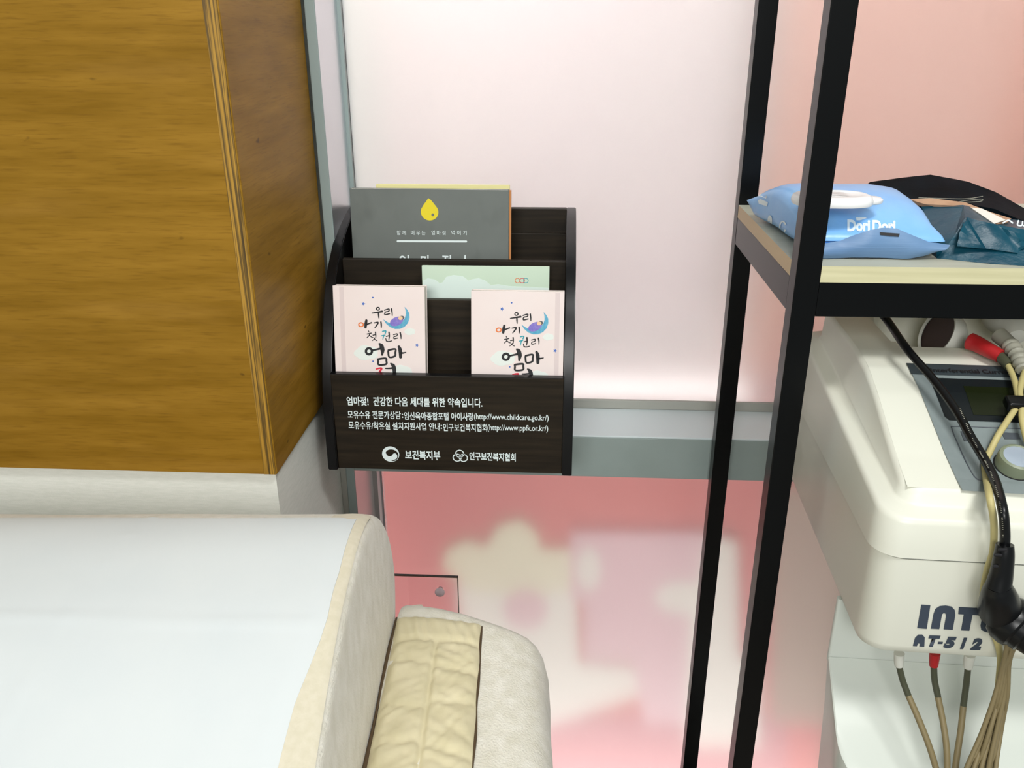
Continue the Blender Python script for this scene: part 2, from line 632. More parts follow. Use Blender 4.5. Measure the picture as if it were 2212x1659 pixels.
mpoly('lower_ground', [(800, 1545), (1700, 1545), (1700, 1900), (700, 1900)], MT['rose'], 1, 'paler pink ground')
mpoly('cream_body', [(985, 1260), (1245, 1255), (1250, 1430), (1370, 1440), (1385, 1500), (1250, 1545), (1130, 1580), (1100, 1480), (1000, 1400)], MT['creamw'], 2, 'whitish cream figure')
mpoly('cream_head', [(955, 1225), (965, 1185), (1010, 1165), (1050, 1180), (1075, 1135), (1125, 1120), (1160, 1150), (1170, 1185), (1235, 1185), (1240, 1270), (1150, 1285), (1020, 1275)], MT['cream'], 3, 'cream figure top')
mpoly('pink_spot', ellipse(1135, 1315, 48, 42), MT['lilac'], 4, 'pink round patch')
mpoly('pale_panel', [(1232, 1148), (1560, 1150), (1560, 1560), (1390, 1560), (1370, 1430), (1262, 1425), (1262, 1300), (1232, 1290)], MT['lilac'], 4, 'pale lilac rectangle')
mpoly('panel_patch', ellipse(1272, 1228, 26, 46), MT['creamw'], 5, 'whitish patch')
mpoly('panel_patch', ellipse(1475, 1290, 62, 34), MT['creamw'], 5, 'whitish patch')
mpoly('pale_column', [(1528, 1160), (1592, 1165), (1596, 1420), (1640, 1430), (1640, 1610), (1480, 1610), (1490, 1330)], MT['creamw'], 6, 'whitish upright')

mpoly('pane_shade_patch', [(1665, 1050), (2050, 1055), (2050, 1570), (1665, 1560)], MT['taupe'], 3, 'taupe patch painted for the shade on the glass')  # shade of the rack and machine on the pane, put in as colour
mpoly('post_shade_band', [(1838, 1050), (1868, 1050), (1800, 1700), (1768, 1700)], MT['shade_band'], 4, 'darker band painted for the post shadow on the glass')  # shadow of the front rack post, painted as a darker band

# ------------------------------------------------------------------ plywood box on the end of the white wall
WX, WY, WZ = -.3555, .9335, .9775
wb = thing('plywood_casing', 'honey brown plywood box casing fixed around the end of the white wall', 'casing', (-.7, 1.0, WZ))
obj('front_panel', B(-1.4, WX - .0165, WY, .9465, WZ, 2.5), MT['ply'], wb, smooth=False)
obj('side_panel', B(WX - .0165, WX, WY + .0004, 1.2303, WZ - .0005, 2.5, bev=.0015), MT['ply'], wb, smooth=False)
obj('plywood_edge', B(WX - .0165, WX - .0015, WY - .0006, WY + .0004, WZ, 2.5), MT['plyedge'], wb, 'layered plywood edge strip', smooth=False)

# ------------------------------------------------------------------ brochure holder on the rail
HX0, HX1, HB = -.339, .0197, .8968
rack = thing('brochure_holder', 'dark walnut three-tier brochure holder with white Korean lettering', 'brochure holder', (-.16, 1.2, HB))
prof = [(1.095, HB), (1.0955, .94), (1.0975, .99), (1.106, 1.035), (1.121, 1.08), (1.140, 1.12), (1.163, 1.157), (1.190, 1.183), (1.223, 1.205), (1.256, 1.220), (1.289, 1.231), (1.318, 1.2385), (1.335, 1.240), (1.335, HB)]
for x in (HX0, HX1 - .0145):
    bm = prism([(x, a, b) for a, b in prof], (.0145, 0, 0))
    bmesh.ops.bevel(bm, geom=bm.edges[:], offset=.0012, segments=2, affect='EDGES')
    obj('side_panel', bm, MT['blackedge'], rack, angle=30)
ix0, ix1 = HX0 + .0145, HX1 - .0145


def plate(name, y, z0, z1, t=.009):
    o = obj(name, B(ix0, ix1, y, y + t, z0, z1, bev=.0008), MT['walnut'], rack, smooth=False)
    return o


plate('front_panel', 1.100, HB + .001, 1.0478)
plate('divider', 1.158, .905, 1.1416)
plate('divider', 1.2155, .905, 1.1846)
plate('back_panel', 1.318, HB + .001, 1.2405, .014)
obj('back_rail', B(ix0, ix1, 1.3125, 1.318, .95, 1.2035, bev=.001), MT['walnut'], rack, smooth=False)
obj('base', B(ix0, ix1, 1.109, 1.318, HB + .001, .905), MT['walnut'], rack, smooth=False)
for y0, y1, z in ((1.1092, 1.1578, 1.0345), (1.1672, 1.2153, .965), (1.2247, 1.3123, 1.0115)):
    obj('pocket_floor', B(ix0, ix1, y0, y1, z - .006, z), MT['walnut'], rack, smooth=False)
obj('edge_band', B(ix0, ix1, 1.0995, 1.1092, 1.0478, 1.0486), MT['blackedge'], rack, smooth=False)
FP = Plane((0, 1.100, 0), (1, 0, 0), (0, 0, 1))


def ptext(pl, body, xa, xb, ya, yb, hpx, bm=None, bold=.0, **k):
    """text between two points read off the photograph, on plane pl"""
    a = pl.hit(xa, ya)
    b = pl.hit(xb, yb)
    hh = abs(pl.hit(xa, ya - hpx / 2)[1] - pl.hit(xa, ya + hpx / 2)[1])
    return text_on(pl, body, a[0], b[0], a[1], hh, bm, bold=bold, skew=b[1] - a[1], **k)


lt = bmesh.new()
ptext(FP, '엄마젖!', 749, 796, 866, 867, 19, lt, bold=.022)
ptext(FP, '건강한 다음 세대를 위한 약속입니다.', 806, 1042, 867, 870, 20, lt, bold=.022)
obj('lettering', lt, MT['print'], rack, 'first line of white Korean lettering', smooth=False)
lt = bmesh.new()
ptext(FP, '모유수유 전문가상담', 751, 866, 895, 897, 17, lt, bold=.018)
ptext(FP, ':', 868, 871, 898, 898, 9, lt, bold=.03)
ptext(FP, '임신육아종합포털 아이사랑', 873, 1023, 898, 900, 17, lt, bold=.018)
ptext(FP, '(http://www.childcare.go.kr/)', 1024, 1185, 901, 904, 16, lt, bold=.012)
obj('lettering', lt, MT['print'], rack, 'second line of white Korean lettering with a web address', smooth=False)
lt = bmesh.new()
ptext(FP, '모유수유/착유실 설치지원사업 안내', 753, 950, 918, 922, 17, lt, bold=.018)
ptext(FP, ':', 952, 955, 922, 922, 9, lt, bold=.03)
ptext(FP, '인구보건복지협회', 957, 1052, 923, 924, 17, lt, bold=.018)
ptext(FP, '(http://www.ppfk.or.kr/)', 1053, 1184, 925, 927, 16, lt, bold=.012)
obj('lettering', lt, MT['print'], rack, 'third line of white Korean lettering with a web address', smooth=False)
lt = bmesh.new()
ptext(FP, '보건복지부', 875, 951, 982, 984, 20, lt, bold=.03)
obj('lettering', lt, MT['print'], rack, 'white Korean name beside the round emblem', smooth=False)
lt = bmesh.new()
ptext(FP, '인구보건복지협회', 1014, 1114, 985, 988, 18, lt, bold=.028)
obj('lettering', lt, MT['print'], rack, 'white Korean name beside the ring emblem', smooth=False)
# round swirl emblem
ex, ey = FP.hit(844, 981)
er = FP.hit(862.5, 981)[0] - ex
sw = flat(FP, ellipse(ex, ey, er, er, n=48), .0003)
obj('emblem_disc', sw, MT['print'], rack, 'white round swirl emblem', smooth=False)
sw = bmesh.new()
sp_ = [(-.58, .17), (-.34, -.2), (.05, -.22), (.34, .1), (.62, .1), (.76, -.2), (.63, -.58), (.05, -.85), (.42, -.84), (.74, -.6), (.9, -.2), (.86, .15), (.66, .42), (.4, .58), (.1, .63), (-.2, .58), (-.45, .42), (-.58, .17)]
sp_ = catmull([(x, y, 0) for x, y in sp_], 5)[:-1]
pts = [(ex + er * p.x, ey + er * p.y) for p in sp_]
flat(FP, pts, .0003, sw, base=.0003)
obj('emblem_swirl', sw, MT['walnut'], rack, 'dark swirl inside the emblem', smooth=False)
rb = bmesh.new()
for px, py in ((993, 980), (987.5, 988.5), (1001, 989)):
    cx_, cy_ = FP.hit(px, py)
    rr_ = er * .46
    e = ellipse(cx_, cy_, rr_, rr_, n=24)
    ribbon(FP, e + [e[0]], er * .12, rb, smooth=False)
obj('ring_emblem', rb, MT['print'], rack, 'white three-ring emblem', smooth=False)


# ------------------------------------------------------------------ books in the holder
def book(name, label, pl, x0, x1, y0, y1, t, cover, pages, group=None, spine=-1, block=True):
    """pl lies on the front cover; thickness goes behind it"""
    c = pl.w((x0 + x1) / 2, y0, -t / 2)
    r = thing(name, label, 'book', c, group)
    obj('front_cover', obox(pl, x0, x1, y0, y1, -.0008, 0, bev=.0002), cover, r, smooth=False)
    obj('back_cover', obox(pl, x0, x1, y0, y1, -t, -t + .0008, bev=.0002), cover, r, smooth=False)
    xs = x0 if spine < 0 else x1
    obj('spine', obox(pl, min(xs, xs - spine * .0009), max(xs, xs - spine * .0009), y0, y1, -t + .0008, -.0008), cover, r, smooth=False)
    ins = .0015
    obj('page_block', obox(pl, x0 + (.001 if spine < 0 else .0006), x1 - (.001 if spine > 0 else .0006), y0 + ins, y1 - ins * .5, -t + .0009, -.0009), pages, r, smooth=False)
    return r


# grey book
a, b = at(755, 407, Y=1.252), at(1099, 411, Y=1.252)
c = at(773, 556, Y=1.236)
d_ = (c - a)
lean = radians(5)
rz = radians(-1.2)
GP = Plane(a, (cos(rz), 0, sin(rz) * 0 - .004), (-.03, sin(lean), cos(lean)))
wdt = GP.hit(1099, 411)[0]
gb = book('guide_book', 'large grey guide book with a yellow drop, leaning in the rear tier', GP, 0, wdt, -.272, 0, .015, MT['grey_cover'], MT['paper'], spine=1)
obj('fore_edge', obox(GP, wdt + .0002, wdt + .0032, -.27, -.001, -.0145, -.0065), MT['orange'], gb, 'orange brown right edge', smooth=False)
dx, dy = GP.hit(928, 458)
u = GP.hit(946, 458)[0] - dx
pts = [(dx + u * 1.05 * cos(t) * (1), dy + u * 1.0 * sin(t)) for t in [radians(150) + radians(240) * k / 30 for k in range(31)]]
pts = pts + [(dx + u * .52, dy + u * 1.02), (dx + u * .18, dy + u * 1.42), (dx - u * .12, dy + u * 1.62), (dx - u * .34, dy + u * 1.3), (dx - u * .66, dy + u * .9)]
obj('drop_emblem', flat(GP, pts, .0003), MT['yellow'], gb, 'yellow drop', smooth=False)
qx, qy = GP.hit(935, 464)
obj('drop_dot', flat(GP, ellipse(qx, qy, u * .17, u * .17), .0003, base=.0003), MT['grey_cover'], gb, 'grey dot on the drop', smooth=False)
bm = bmesh.new()
for wds, xa, xb in (('함 께', 857, 877), ('배 우 는', 888, 919), ('엄 마 젖', 932, 963), ('먹 이 기', 975, 1008)):
    ptext(GP, wds, xa, xb, 502.5, 503, 10, bm, bold=.0)
for wds, xa, xb in (('엄', 863, 884), ('마', 909, 930), ('젖', 955, 976), ('!', 1003, 1007)):
    ptext(GP, wds, xa, xb, 566, 567, 32, bm, bold=.02)
p0, p1 = GP.hit(858, 521), GP.hit(1008, 521.5)
ribbon(GP, [p0, p1], .0028, bm, smooth=False)
obj('title_lettering', bm, MT['print'], gb, 'white Korean title and rule', smooth=False)

# yellow book behind it
ya, yb = at(812, 398, Y=1.279), at(1101, 396, Y=1.279)
YP = Plane(ya, (1, 0, .0), (0, sin(radians(6)), cos(radians(6))))
book('guide_book', 'yellow edged booklet standing behind the large grey guide book', YP, 0, YP.hit(1101, 396)[0], -.275, 0, .009, MT['yellowcover'], MT['paper'], spine=1)

# mint booklet
ma = at(911, 574, Y=1.196)
MP = Plane(ma, (1, .01, .0), (-.02, sin(radians(6)), cos(radians(6))))
mw = MP.hit(1187, 580)[0]
mb = book('booklet', 'mint green booklet with pale clouds standing in the middle tier', MP, 0, mw, -.22, 0, .005, MT['mint'], MT['paper'])
bm = bmesh.new()
bx, by_ = MP.hit(1000, 640)
pts = [MP.hit(*q) for q in ((914, 668), (914, 606), (924, 601), (940, 604), (950, 612), (956, 610), (964, 598), (980, 594), (1000, 597), (1012, 606), (1020, 603), (1034, 601), (1048, 606), (1060, 616), (1076, 614), (1100, 618), (1186, 622), (1184, 668))]
flat(MP, pts, .0002, bm)
obj('cloud_print', bm, MT['mintlight'], mb, 'pale cloud print', smooth=False)
for q, m in (((1118, 606), 'inkorange'), ((1128, 606), 'inkred'), ((1136, 606), 'inkteal')):
    e = ellipse(*MP.hit(*q), .0034, .0034, n=20)
    obj('ring_print', ribbon(MP, e + [e[0]], .0008, smooth=False), MT[m], mb, 'small coloured ring', smooth=False)

# the two blush books
LEAN = radians(11)


def small_plane(px, py):
    return Plane(at(px, py, Y=1.135), (1, 0, 0), (0, sin(LEAN), cos(LEAN)))


SP = small_plane(718.5, 617)
swd = SP.hit(917, 617)[0]
SPL = Plane(SP.w(0, 0), SP.ex, SP.ey)
lb = book('picture_book', 'blush pink picture book with a blue moon, at the left of the front tier', SP, 0, swd, -.134, 0, .021, MT['bookcover'], MT['paper'], 'blush picture books in the front tier')


def cp(x, y):      # point read off an enlarged view of the left book
    return SP.hit(680 + x * .27125, 360 + y * .27125)


PX = SP.hit(681, 500)[0] - SP.hit(680, 500)[0]
PX *= .27125
gx = cp(215, 1000)[0]
obj('cover_groove', flat(SP, [(gx - .0035, -.133), (gx + .0028, -.133), (gx + .0028, -.001), (gx - .0035, -.001)], .0001), MT['bookgroove'], lb, 'hinge groove', smooth=False)


def strokes(name, m, lst, label):
    bm = bmesh.new()
    for pts, wds in lst:
        wds = wds if isinstance(wds, (list, tuple)) else [wds] * len(pts)
        ribbon(SP, [cp(*p) for p in pts], [v * PX * 1.3 for v in wds], bm, h=.0004)
    obj(name, bm, MT[m], lb, label, smooth=False)


def loop(cx_, cy_, rx, ry, w_, rot=0):
    e = [(x, y) for x, y in ellipse(cx_, cy_, rx, ry, rot, n=14)]
    return (e + [e[0]], w_)


strokes('black_calligraphy', 'ink', [
    loop(503, 1131, 12, 11, 7), ([(455, 1166), (495, 1160), (540, 1152)], [6, 9, 12]), ([(507, 1162), (509, 1185), (511, 1208)], [9, 9, 5]),
    ([(553, 1143), (590, 1133), (589, 1150), (562, 1158), (560, 1178), (598, 1170)], 7), ([(611, 1130), (616, 1160), (618, 1187)], [9, 8, 5]),
    ([(412, 1220), (407, 1250), (404, 1283)], [14, 18, 14]), ([(408, 1260), (430, 1250), (455, 1241)], [10, 8, 8]),
    ([(470, 1244), (504, 1240), (494, 1262), (478, 1283)], [6, 9, 9, 5]), ([(527, 1234), (530, 1260), (530, 1284)], [9, 9, 5]),
    ([(428, 1306), (433, 1318)], 5), ([(415, 1333), (452, 1325)], 6), ([(437, 1328), (432, 1345), (415, 1362)], [6, 6, 4]), ([(435, 1342), (452, 1356), (466, 1360)], [4, 6, 4]),
    ([(462, 1342), (482, 1338)], 6), ([(483, 1316), (486, 1342), (486, 1364)], [8, 7, 4]), ([(479, 1362), (470, 1376), (456, 1386)], [6, 6, 3]), ([(474, 1370), (486, 1380), (498, 1386)], [4, 6, 4]),
    ([(591, 1316), (594, 1350), (590, 1380)], [9, 8, 5]), ([(568, 1352), (588, 1346)], 6), ([(565, 1366), (572, 1388), (590, 1392), (615, 1386)], [5, 7, 7, 5]),
    ([(626, 1338), (656, 1331), (653, 1347), (632, 1354), (632, 1370), (662, 1364)], 6), ([(680, 1320), (686, 1345), (687, 1372)], [9, 8, 4]),
    loop(432, 1470, 24, 24, 15, .3), ([(462, 1462), (495, 1455), (522, 1448)], [12, 11, 14]), ([(512, 1408), (530, 1425), (540, 1460), (536, 1502)], [10, 26, 26, 10]),
    ([(503, 1540), (508, 1532), (565, 1526), (570, 1545), (568, 1572), (510, 1577), (505, 1545)], [12, 12, 12, 12, 12, 11, 12]),
    ([(583, 1462), (640, 1452), (642, 1482), (638, 1508), (594, 1516), (584, 1466)], [12, 11, 12, 12, 11, 12]),
    ([(668, 1428), (680, 1460), (684, 1522)], [14, 24, 18]), ([(684, 1484), (705, 1483), (727, 1478)], [14, 10, 6]),
    ([(562, 1606), (590, 1606), (615, 1604)], [8, 10, 12]), ([(603, 1565), (625, 1585), (634, 1620), (630, 1690)], [8, 24, 24, 14]),
], 'black brush lettering')
strokes('orange_calligraphy', 'inkorange', [loop(369, 1258, 19, 15, 7)], 'orange brush ring')
strokes('teal_calligraphy', 'inkteal', [([(538, 1312), (566, 1308), (560, 1330)], 7), ([(532, 1346), (562, 1340)], 6), ([(550, 1345), (545, 1362), (542, 1380)], [7, 6, 4])], 'teal brush lettering')
strokes('red_calligraphy', 'inkred', [([(488, 1612), (510, 1606), (532, 1606), (520, 1628), (492, 1660)], [9, 10, 12, 12, 8]), ([(518, 1628), (530, 1645), (560, 1660)], 10)], 'red brush lettering')


def bpoly(name, pts, m, label, base=0.0, parent=lb):
    obj(name, flat(SP, [cp(*p) for p in pts], .0002, base=base), MT[m], parent, label, smooth=False)


def blob(cx_, cy_, rx, ry, k=6):
    out = []
    for i in range(40):
        t = 2 * pi * i / 40
        r = 1 + .13 * abs(sin(k * t / 2))
        out.append((cx_ + rx * r * cos(t), cy_ + ry * r * sin(t) * (1 if sin(t) < 0 else .8)))
    return out


bpoly('cloud_print', blob(410, 1488, 88, 60, 5), 'cloud', 'pale cloud print')
bpoly('cloud_print', blob(758, 1316, 40, 28, 5), 'cloud', 'pale cloud print')
bpoly('cloud_print', blob(690, 1660, 82, 74, 5), 'cloud', 'pale cloud print')
moon = [(715, 1116), (738, 1140), (753, 1170), (755, 1205), (742, 1245), (715, 1275), (680, 1292), (640, 1293), (600, 1278), (568, 1250), (545, 1216), (580, 1238), (620, 1252), (660, 1252), (695, 1236), (717, 1208), (725, 1175), (722, 1140)]
bpoly('moon_print', moon, 'moon', 'blue crescent moon')
bpoly('blanket_print', ellipse(652, 1232, 56, 34, radians(-24)), 'purple', 'purple blanket', .0003)
bpoly('hair_print', ellipse(694, 1202, 20, 15, 0), 'keyg', 'dark hair', .0005)
bpoly('face_print', ellipse(683, 1206, 18, 15, 0), 'skinprint', 'peach face', .0007)


def star(cx_, cy_, r):
    return [(cx_ + (r if k % 2 == 0 else r * .45) * sin(pi * k / 5 + .3), cy_ - (r if k % 2 == 0 else r * .45) * cos(pi * k / 5 + .3)) for k in range(10)]


for q in (star(388, 1092, 17), star(815, 1422, 16), ellipse(462, 1043, 7, 6), ellipse(464, 1550, 7, 6)):
    bpoly('star_print', q, 'inkblue', 'small blue star')

# its twin on the right, copied part by part
SPR = small_plane(1022, 628)
r2 = lb.copy()
COL.objects.link(r2)
off = SPR.w(0, 0) - SP.w(0, 0) + Vector((-.0028, 0, 0))
r2.location = lb.location + off
r2['label'] = 'blush pink picture book with a blue moon, at the right of the front tier'
ORIGIN[r2.name] = ORIGIN[lb.name] + off
for ch in list(lb.children):
    c2 = ch.copy()
    COL.objects.link(c2)
    c2.parent = r2
    if ch.name.startswith('cover_groove'):
        c2.location = (swd - .009 - gx, 0, 0)

# ------------------------------------------------------------------ black metal rack
rk = thing('storage_rack', 'black metal frame rack with a pale wood shelf', 'rack', (.55, 1.03, 0))
RX0, RX1, RY0, RY1, P_ = .24, .98, .867, 1.215, .025
for x in (RX0, RX1 - P_):
    for y in (RY0, RY1 - P_):
        obj('post', B(x, x + P_, y, y + P_, 0, 2.15, bev=.001), MT['black'], rk, smooth=False)
for z0, z1 in ((1.219, 1.2561), (2.0, 2.037), (.10, .137)):
    for y in (RY0, RY1 - P_):
        obj('rail', B(RX0 + P_, RX1 - P_, y + .0003, y + P_, z0, z1, bev=.0008), MT['black'], rk, smooth=False)
    for x in (RX0, RX1 - P_):
        obj('rail', B(x + .0003, x + P_, RY0 + P_, RY1 - P_, z0, z1, bev=.0008), MT['black'], rk, smooth=False)
sh = B(RX0 + P_, RX1 - P_, RY0, RY1, 1.2561, 1.2732)
box(sh, RX0 + .0002, RX0 + P_, RY0 + P_, RY1 - P_, 1.2561, 1.2732)
sh.normal_update()
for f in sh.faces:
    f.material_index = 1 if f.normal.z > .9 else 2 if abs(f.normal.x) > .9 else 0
obj('shelf_board', sh, [MT['board'], MT['boardtop'], MT['boardside']], rk, 'pale wood shelf board', smooth=False)

SZ = 1.2734
# ------------------------------------------------------------------ blue wet wipes pack
wp = thing('wipes_pack', 'sky blue wet wipes pack with a white lid behind the front rack post', 'wipes pack', (.32, 1.0, SZ))
ST = [  # y, x0, x1, z bottom, z mid (side seam), z top
    (.899, .256, .396, 1.2915, 1.2925, 1.2935),
    (.906, .256, .396, 1.288, 1.2945, 1.300),
    (.925, .254, .394, SZ + .002, 1.293, 1.311),
    (.95, .252, .392, SZ, 1.297, 1.3225),
    (.98, .249, .391, SZ, 1.299, 1.329),
    (1.01, .246, .390, SZ, 1.300, 1.3315),
    (1.04, .243, .388, SZ, 1.300, 1.328),
    (1.065, .240, .386, SZ, 1.299, 1.320),
    (1.085, .236, .385, SZ + .002, 1.298, 1.309),
    (1.098, .233, .385, 1.289, 1.296, 1.301),
    (1.104, .232, .385, 1.2945, 1.2955, 1.2965)]
bm = bmesh.new()
rings = []
NR = 32
for y, x0, x1, zb, zm, zt in ST:
    ring = []
    for k in range(NR):
        t = 2 * pi * k / NR
        cx_ = (x0 + x1) / 2
        ca, sa = cos(t), sin(t)
        X = cx_ + (x1 - x0) / 2 * (abs(ca) ** .4) * (1 if ca > 0 else -1)
        Zc = (zb + zt) / 2
        Z = Zc + (zt - zb) / 2 * (abs(sa) ** .55) * (1 if sa > 0 else -1)
        w_ = mnoise.noise(Vector((X * 30, y * 30, Z * 30))) * .0012
        ring.append(bm.verts.new((X + w_, y, max(Z + w_, SZ if zb <= SZ + .003 else Z))))
    rings.append(ring)
for i in range(len(rings) - 1):
    for k in range(NR):
        bm.faces.new((rings[i][k], rings[i][(k + 1) % NR], rings[i + 1][(k + 1) % NR], rings[i + 1][k]))
bm.faces.new(rings[0])
bm.faces.new(rings[-1])
bmesh.ops.recalc_face_normals(bm, faces=bm.faces)
pouch = obj('film_pouch', bm, MT['wipeblue'], wp, angle=60)
# folded front seal
tp = [(.252, 1.2905), (.275, 1.2895), (.29, 1.292), (.305, 1.299), (.318, 1.304), (.33, 1.3062), (.345, 1.3055), (.36, 1.2995), (.38, 1.2915), (.402, 1.2885)]
lo = [(.262, 1.2765), (.275, 1.2745), (.29, 1.2745), (.305, 1.2755), (.318, 1.276), (.33, 1.2755), (.345, 1.275), (.36, 1.275), (.378, 1.2785), (.392, 1.2835)]


def flap(s, t):
    f = s * (len(tp) - 1)
    i = min(int(f), len(tp) - 2)
    q = f - i
    a_ = (tp[i][0] + (tp[i + 1][0] - tp[i][0]) * q, tp[i][1] + (tp[i + 1][1] - tp[i][1]) * q)
    b_ = (lo[i][0] + (lo[i + 1][0] - lo[i][0]) * q, lo[i][1] + (lo[i + 1][1] - lo[i][1]) * q)
    x, z = a_[0] + (b_[0] - a_[0]) * t, a_[1] + (b_[1] - a_[1]) * t
    return Vector((x, .8985 - .010 * sin(pi * min(1, t * .9)) * .6 - .001 * sin(18 * s), z))


obj('seal_flap', solidify(grid(flap, 36, 8), .0006), MT['wipeflap'], wp, 'grey blue folded seal')
obj('under_fold', B(.262, .392, .8992, .9025, 1.2855, 1.2905, bev=.001), MT['wipedark'], wp, 'darker blue fold', smooth=False)
# lid
lc = at(1797, 430, Z=1.332)
lid = bmesh.new()


def lidring(rx, ry, z, n=48):
    return [lid.verts.new((lc.x + rx * (abs(cos(t)) ** .8) * (1 if cos(t) > 0 else -1), lc.y + ry * (abs(sin(t)) ** .8) * (1 if sin(t) > 0 else -1), z)) for t in [2 * pi * k / n for k in range(n)]]


lz = 1.3275
LR = [lidring(a_ * .040, b_ * .028, lz + z) for a_, b_, z in ((1, 1, 0), (1.02, 1.03, .002), (1.02, 1.03, .005), (.98, .98, .0085), (.9, .88, .0098), (.72, .68, .0102), (.69, .65, .0092), (.4, .38, .0096), (.05, .05, .0098))]
for A, C in zip(LR, LR[1:]):
    for k in range(48):
        lid.faces.new((A[k], A[(k + 1) % 48], C[(k + 1) % 48], C[k]))
lid.faces.new(LR[0][::-1])
lid.faces.new(LR[-1])
lo_ = obj('lid', lid, MT['whiteplastic'], wp, 'white flip lid', angle=60)
tc_ = Vector((lc.x + .041, lc.y + .004, lz))
obj('lid_tab', lathe([(0, .0065), (.010, .006), (.0125, .004), (.0125, .0015), (.011, 0), (0, 0)], tc_, (0, 0, 1), 28), MT['whiteplastic'], lo_, angle=50)
ORIGIN.setdefault(lo_.name, ORIGIN[wp.name])
bm = bmesh.new()
LP = Plane((lc.x, lc.y, lz + .0095), (1, 0, 0), (0, 1, 0))
for k in range(3):
    ribbon(LP, [(-.022, .010 - .009 * k), (-.004, .012 - .009 * k), (.014, .008 - .009 * k)], .0035, bm, h=.0008)
obj('lid_emboss', bm, MT['whiteplastic'], lo_, smooth=False)
# prints pressed on to the film
tree = decal_tree(pouch)
SCR = Plane((0, 0, 0), (1, 0, 0), (0, -1, 0))      # picture-coordinate sheet, wrapped on to the film below
for word, x0, x1, y0 in (('Dori', 1830, 1879, 488), ('Dori', 1884, 1934, 489)):
    bm = text_on(SCR, word, x0, x1, y0 * -1, 26, bold=.045, h=0)
    for v in bm.verts:
        v.co.z = 0
    obj('lettering', wrap(tree, bm, .0006), MT['filmprint'], wp, 'pale lettering', smooth=False)
bm = bmesh.new()
bm.faces.new([bm.verts.new((*q, 0)) for q in ((1848, 470), (1850, 477), (1857, 477), (1872, 472), (1869, 470))])
obj('print', wrap(tree, bm, .0006), MT['filmprint'], wp, 'pale wedge print', smooth=False)


def ring_px(cx_, cy_, rx, ry, w_, a0=0, a1=2 * pi):
    bm = bmesh.new()
    n = 24
    A = [bm.verts.new((cx_ + rx * cos(a0 + (a1 - a0) * k / n), cy_ + ry * sin(a0 + (a1 - a0) * k / n), 0)) for k in range(n + 1)]
    C = [bm.verts.new((cx_ + (rx - w_) * cos(a0 + (a1 - a0) * k / n), cy_ + (ry - w_) * sin(a0 + (a1 - a0) * k / n), 0)) for k in range(n + 1)]
    for k in range(n):
        bm.faces.new((A[k], A[k + 1], C[k + 1], C[k]))
    return bm


obj('print', wrap(tree, ring_px(1692, 490, 8, 13, 3.2, .5, 5.9), .0006), MT['filmprint'], wp, 'pale ring print', smooth=False)
obj('print', wrap(tree, ring_px(1664, 476, 5, 11, 4.9), .0006), MT['filmprint'], wp, 'pale oval print', smooth=False)
bm = bmesh.new()
for q in (((1638, 424), (1645, 419), (1658, 424), (1656, 429), (1646, 425)), ((1638, 432), (1644, 430), (1660, 437), (1658, 446), (1640, 440))):
    bm.faces.new([bm.verts.new((*p, 0)) for p in q])
    obj('print', wrap(tree, bm, .0006), MT['filmprint'], wp, 'pale side lettering', smooth=False)
    bm = bmesh.new()
bm.free()
bm = bmesh.new()
bm.faces.new([bm.verts.new((*q, 0)) for q in ((1900, 502), (1943, 505), (1941, 512), (1901, 508))])
ftree = decal_tree(bpy.data.objects['seal_flap'])
obj('hang_hole', wrap(ftree, bm, .0008), MT['ink'], wp, 'dark slot in the seal', smooth=False)

# ------------------------------------------------------------------ teal pouch and black pouch


def faceted(name, P, faces, m, parent, label=None, sub=2, jit=.0012, smooth=True):
    bm = bmesh.new()
    V = [bm.verts.new(p) for p in P]
    for f in faces:
        bm.faces.new([V[i] for i in f])
    bmesh.ops.recalc_face_normals(bm, faces=bm.faces)
    bmesh.ops.triangulate(bm, faces=bm.faces[:])
    bmesh.ops.subdivide_edges(bm, edges=bm.edges[:], cuts=sub, use_grid_fill=True)
    for v in bm.verts:
        v.co += Vector((mnoise.noise(v.co * 40), mnoise.noise(v.co * 40 + Vector((5, 0, 0))), mnoise.noise(v.co * 40 + Vector((0, 9, 0))) * .5)) * jit
        v.co.z = max(v.co.z, SZ)
    return obj(name, bm, m, parent, label, smooth=smooth, angle=25)


tp_ = thing('pouch', 'teal crumpled plastic pouch on the shelf right of the wipes pack', 'pouch', (.45, .95, SZ))
TQ = [at(2024, 558, Z=SZ), at(2066, 562, Z=SZ), at(2140, 570, Z=SZ), at(2300, 580, Z=SZ),       # 0-3 front foot
      at(2020, 520, Y=.925), at(2062, 508, Y=.915), at(2086, 472, Y=.925), at(2150, 484, Y=.918), at(2190, 492, Y=.91), at(2300, 512, Y=.905),  # 4-9 mid
      at(1990, 446, Y=1.0), at(2081, 443, Y=.965), at(2148, 486, Y=.935), at(2210, 488, Y=.93), at(2300, 500, Y=.93),  # 10-14 upper rim
      Vector((.41, 1.06, SZ + .012)), Vector((.52, 1.06, SZ + .02)), Vector((.41, 1.06, SZ)), Vector((.55, 1.06, SZ)),
      at(2005, 515, Y=.94)]
for q in (0, 1, 2, 3):
    TQ[q].z = SZ
TF = [(0, 1, 5, 4), (1, 2, 7, 5), (5, 7, 6), (2, 3, 9, 8), (2, 8, 7), (4, 5, 11, 10), (5, 6, 11), (6, 7, 12, 11), (7, 8, 13, 12), (8, 9, 14, 13),
      (10, 11, 15), (11, 12, 16, 15), (12, 13, 16), (13, 14, 16), (15, 16, 18, 17), (10, 15, 17), (4, 10, 17, 0), (0, 17, 18, 3, 2, 1), (14, 9, 3, 18), (14, 18, 16)]
TF = [f for f in TF]
faceted('body', TQ[:19], TF, MT['teal'], tp_, sub=3)
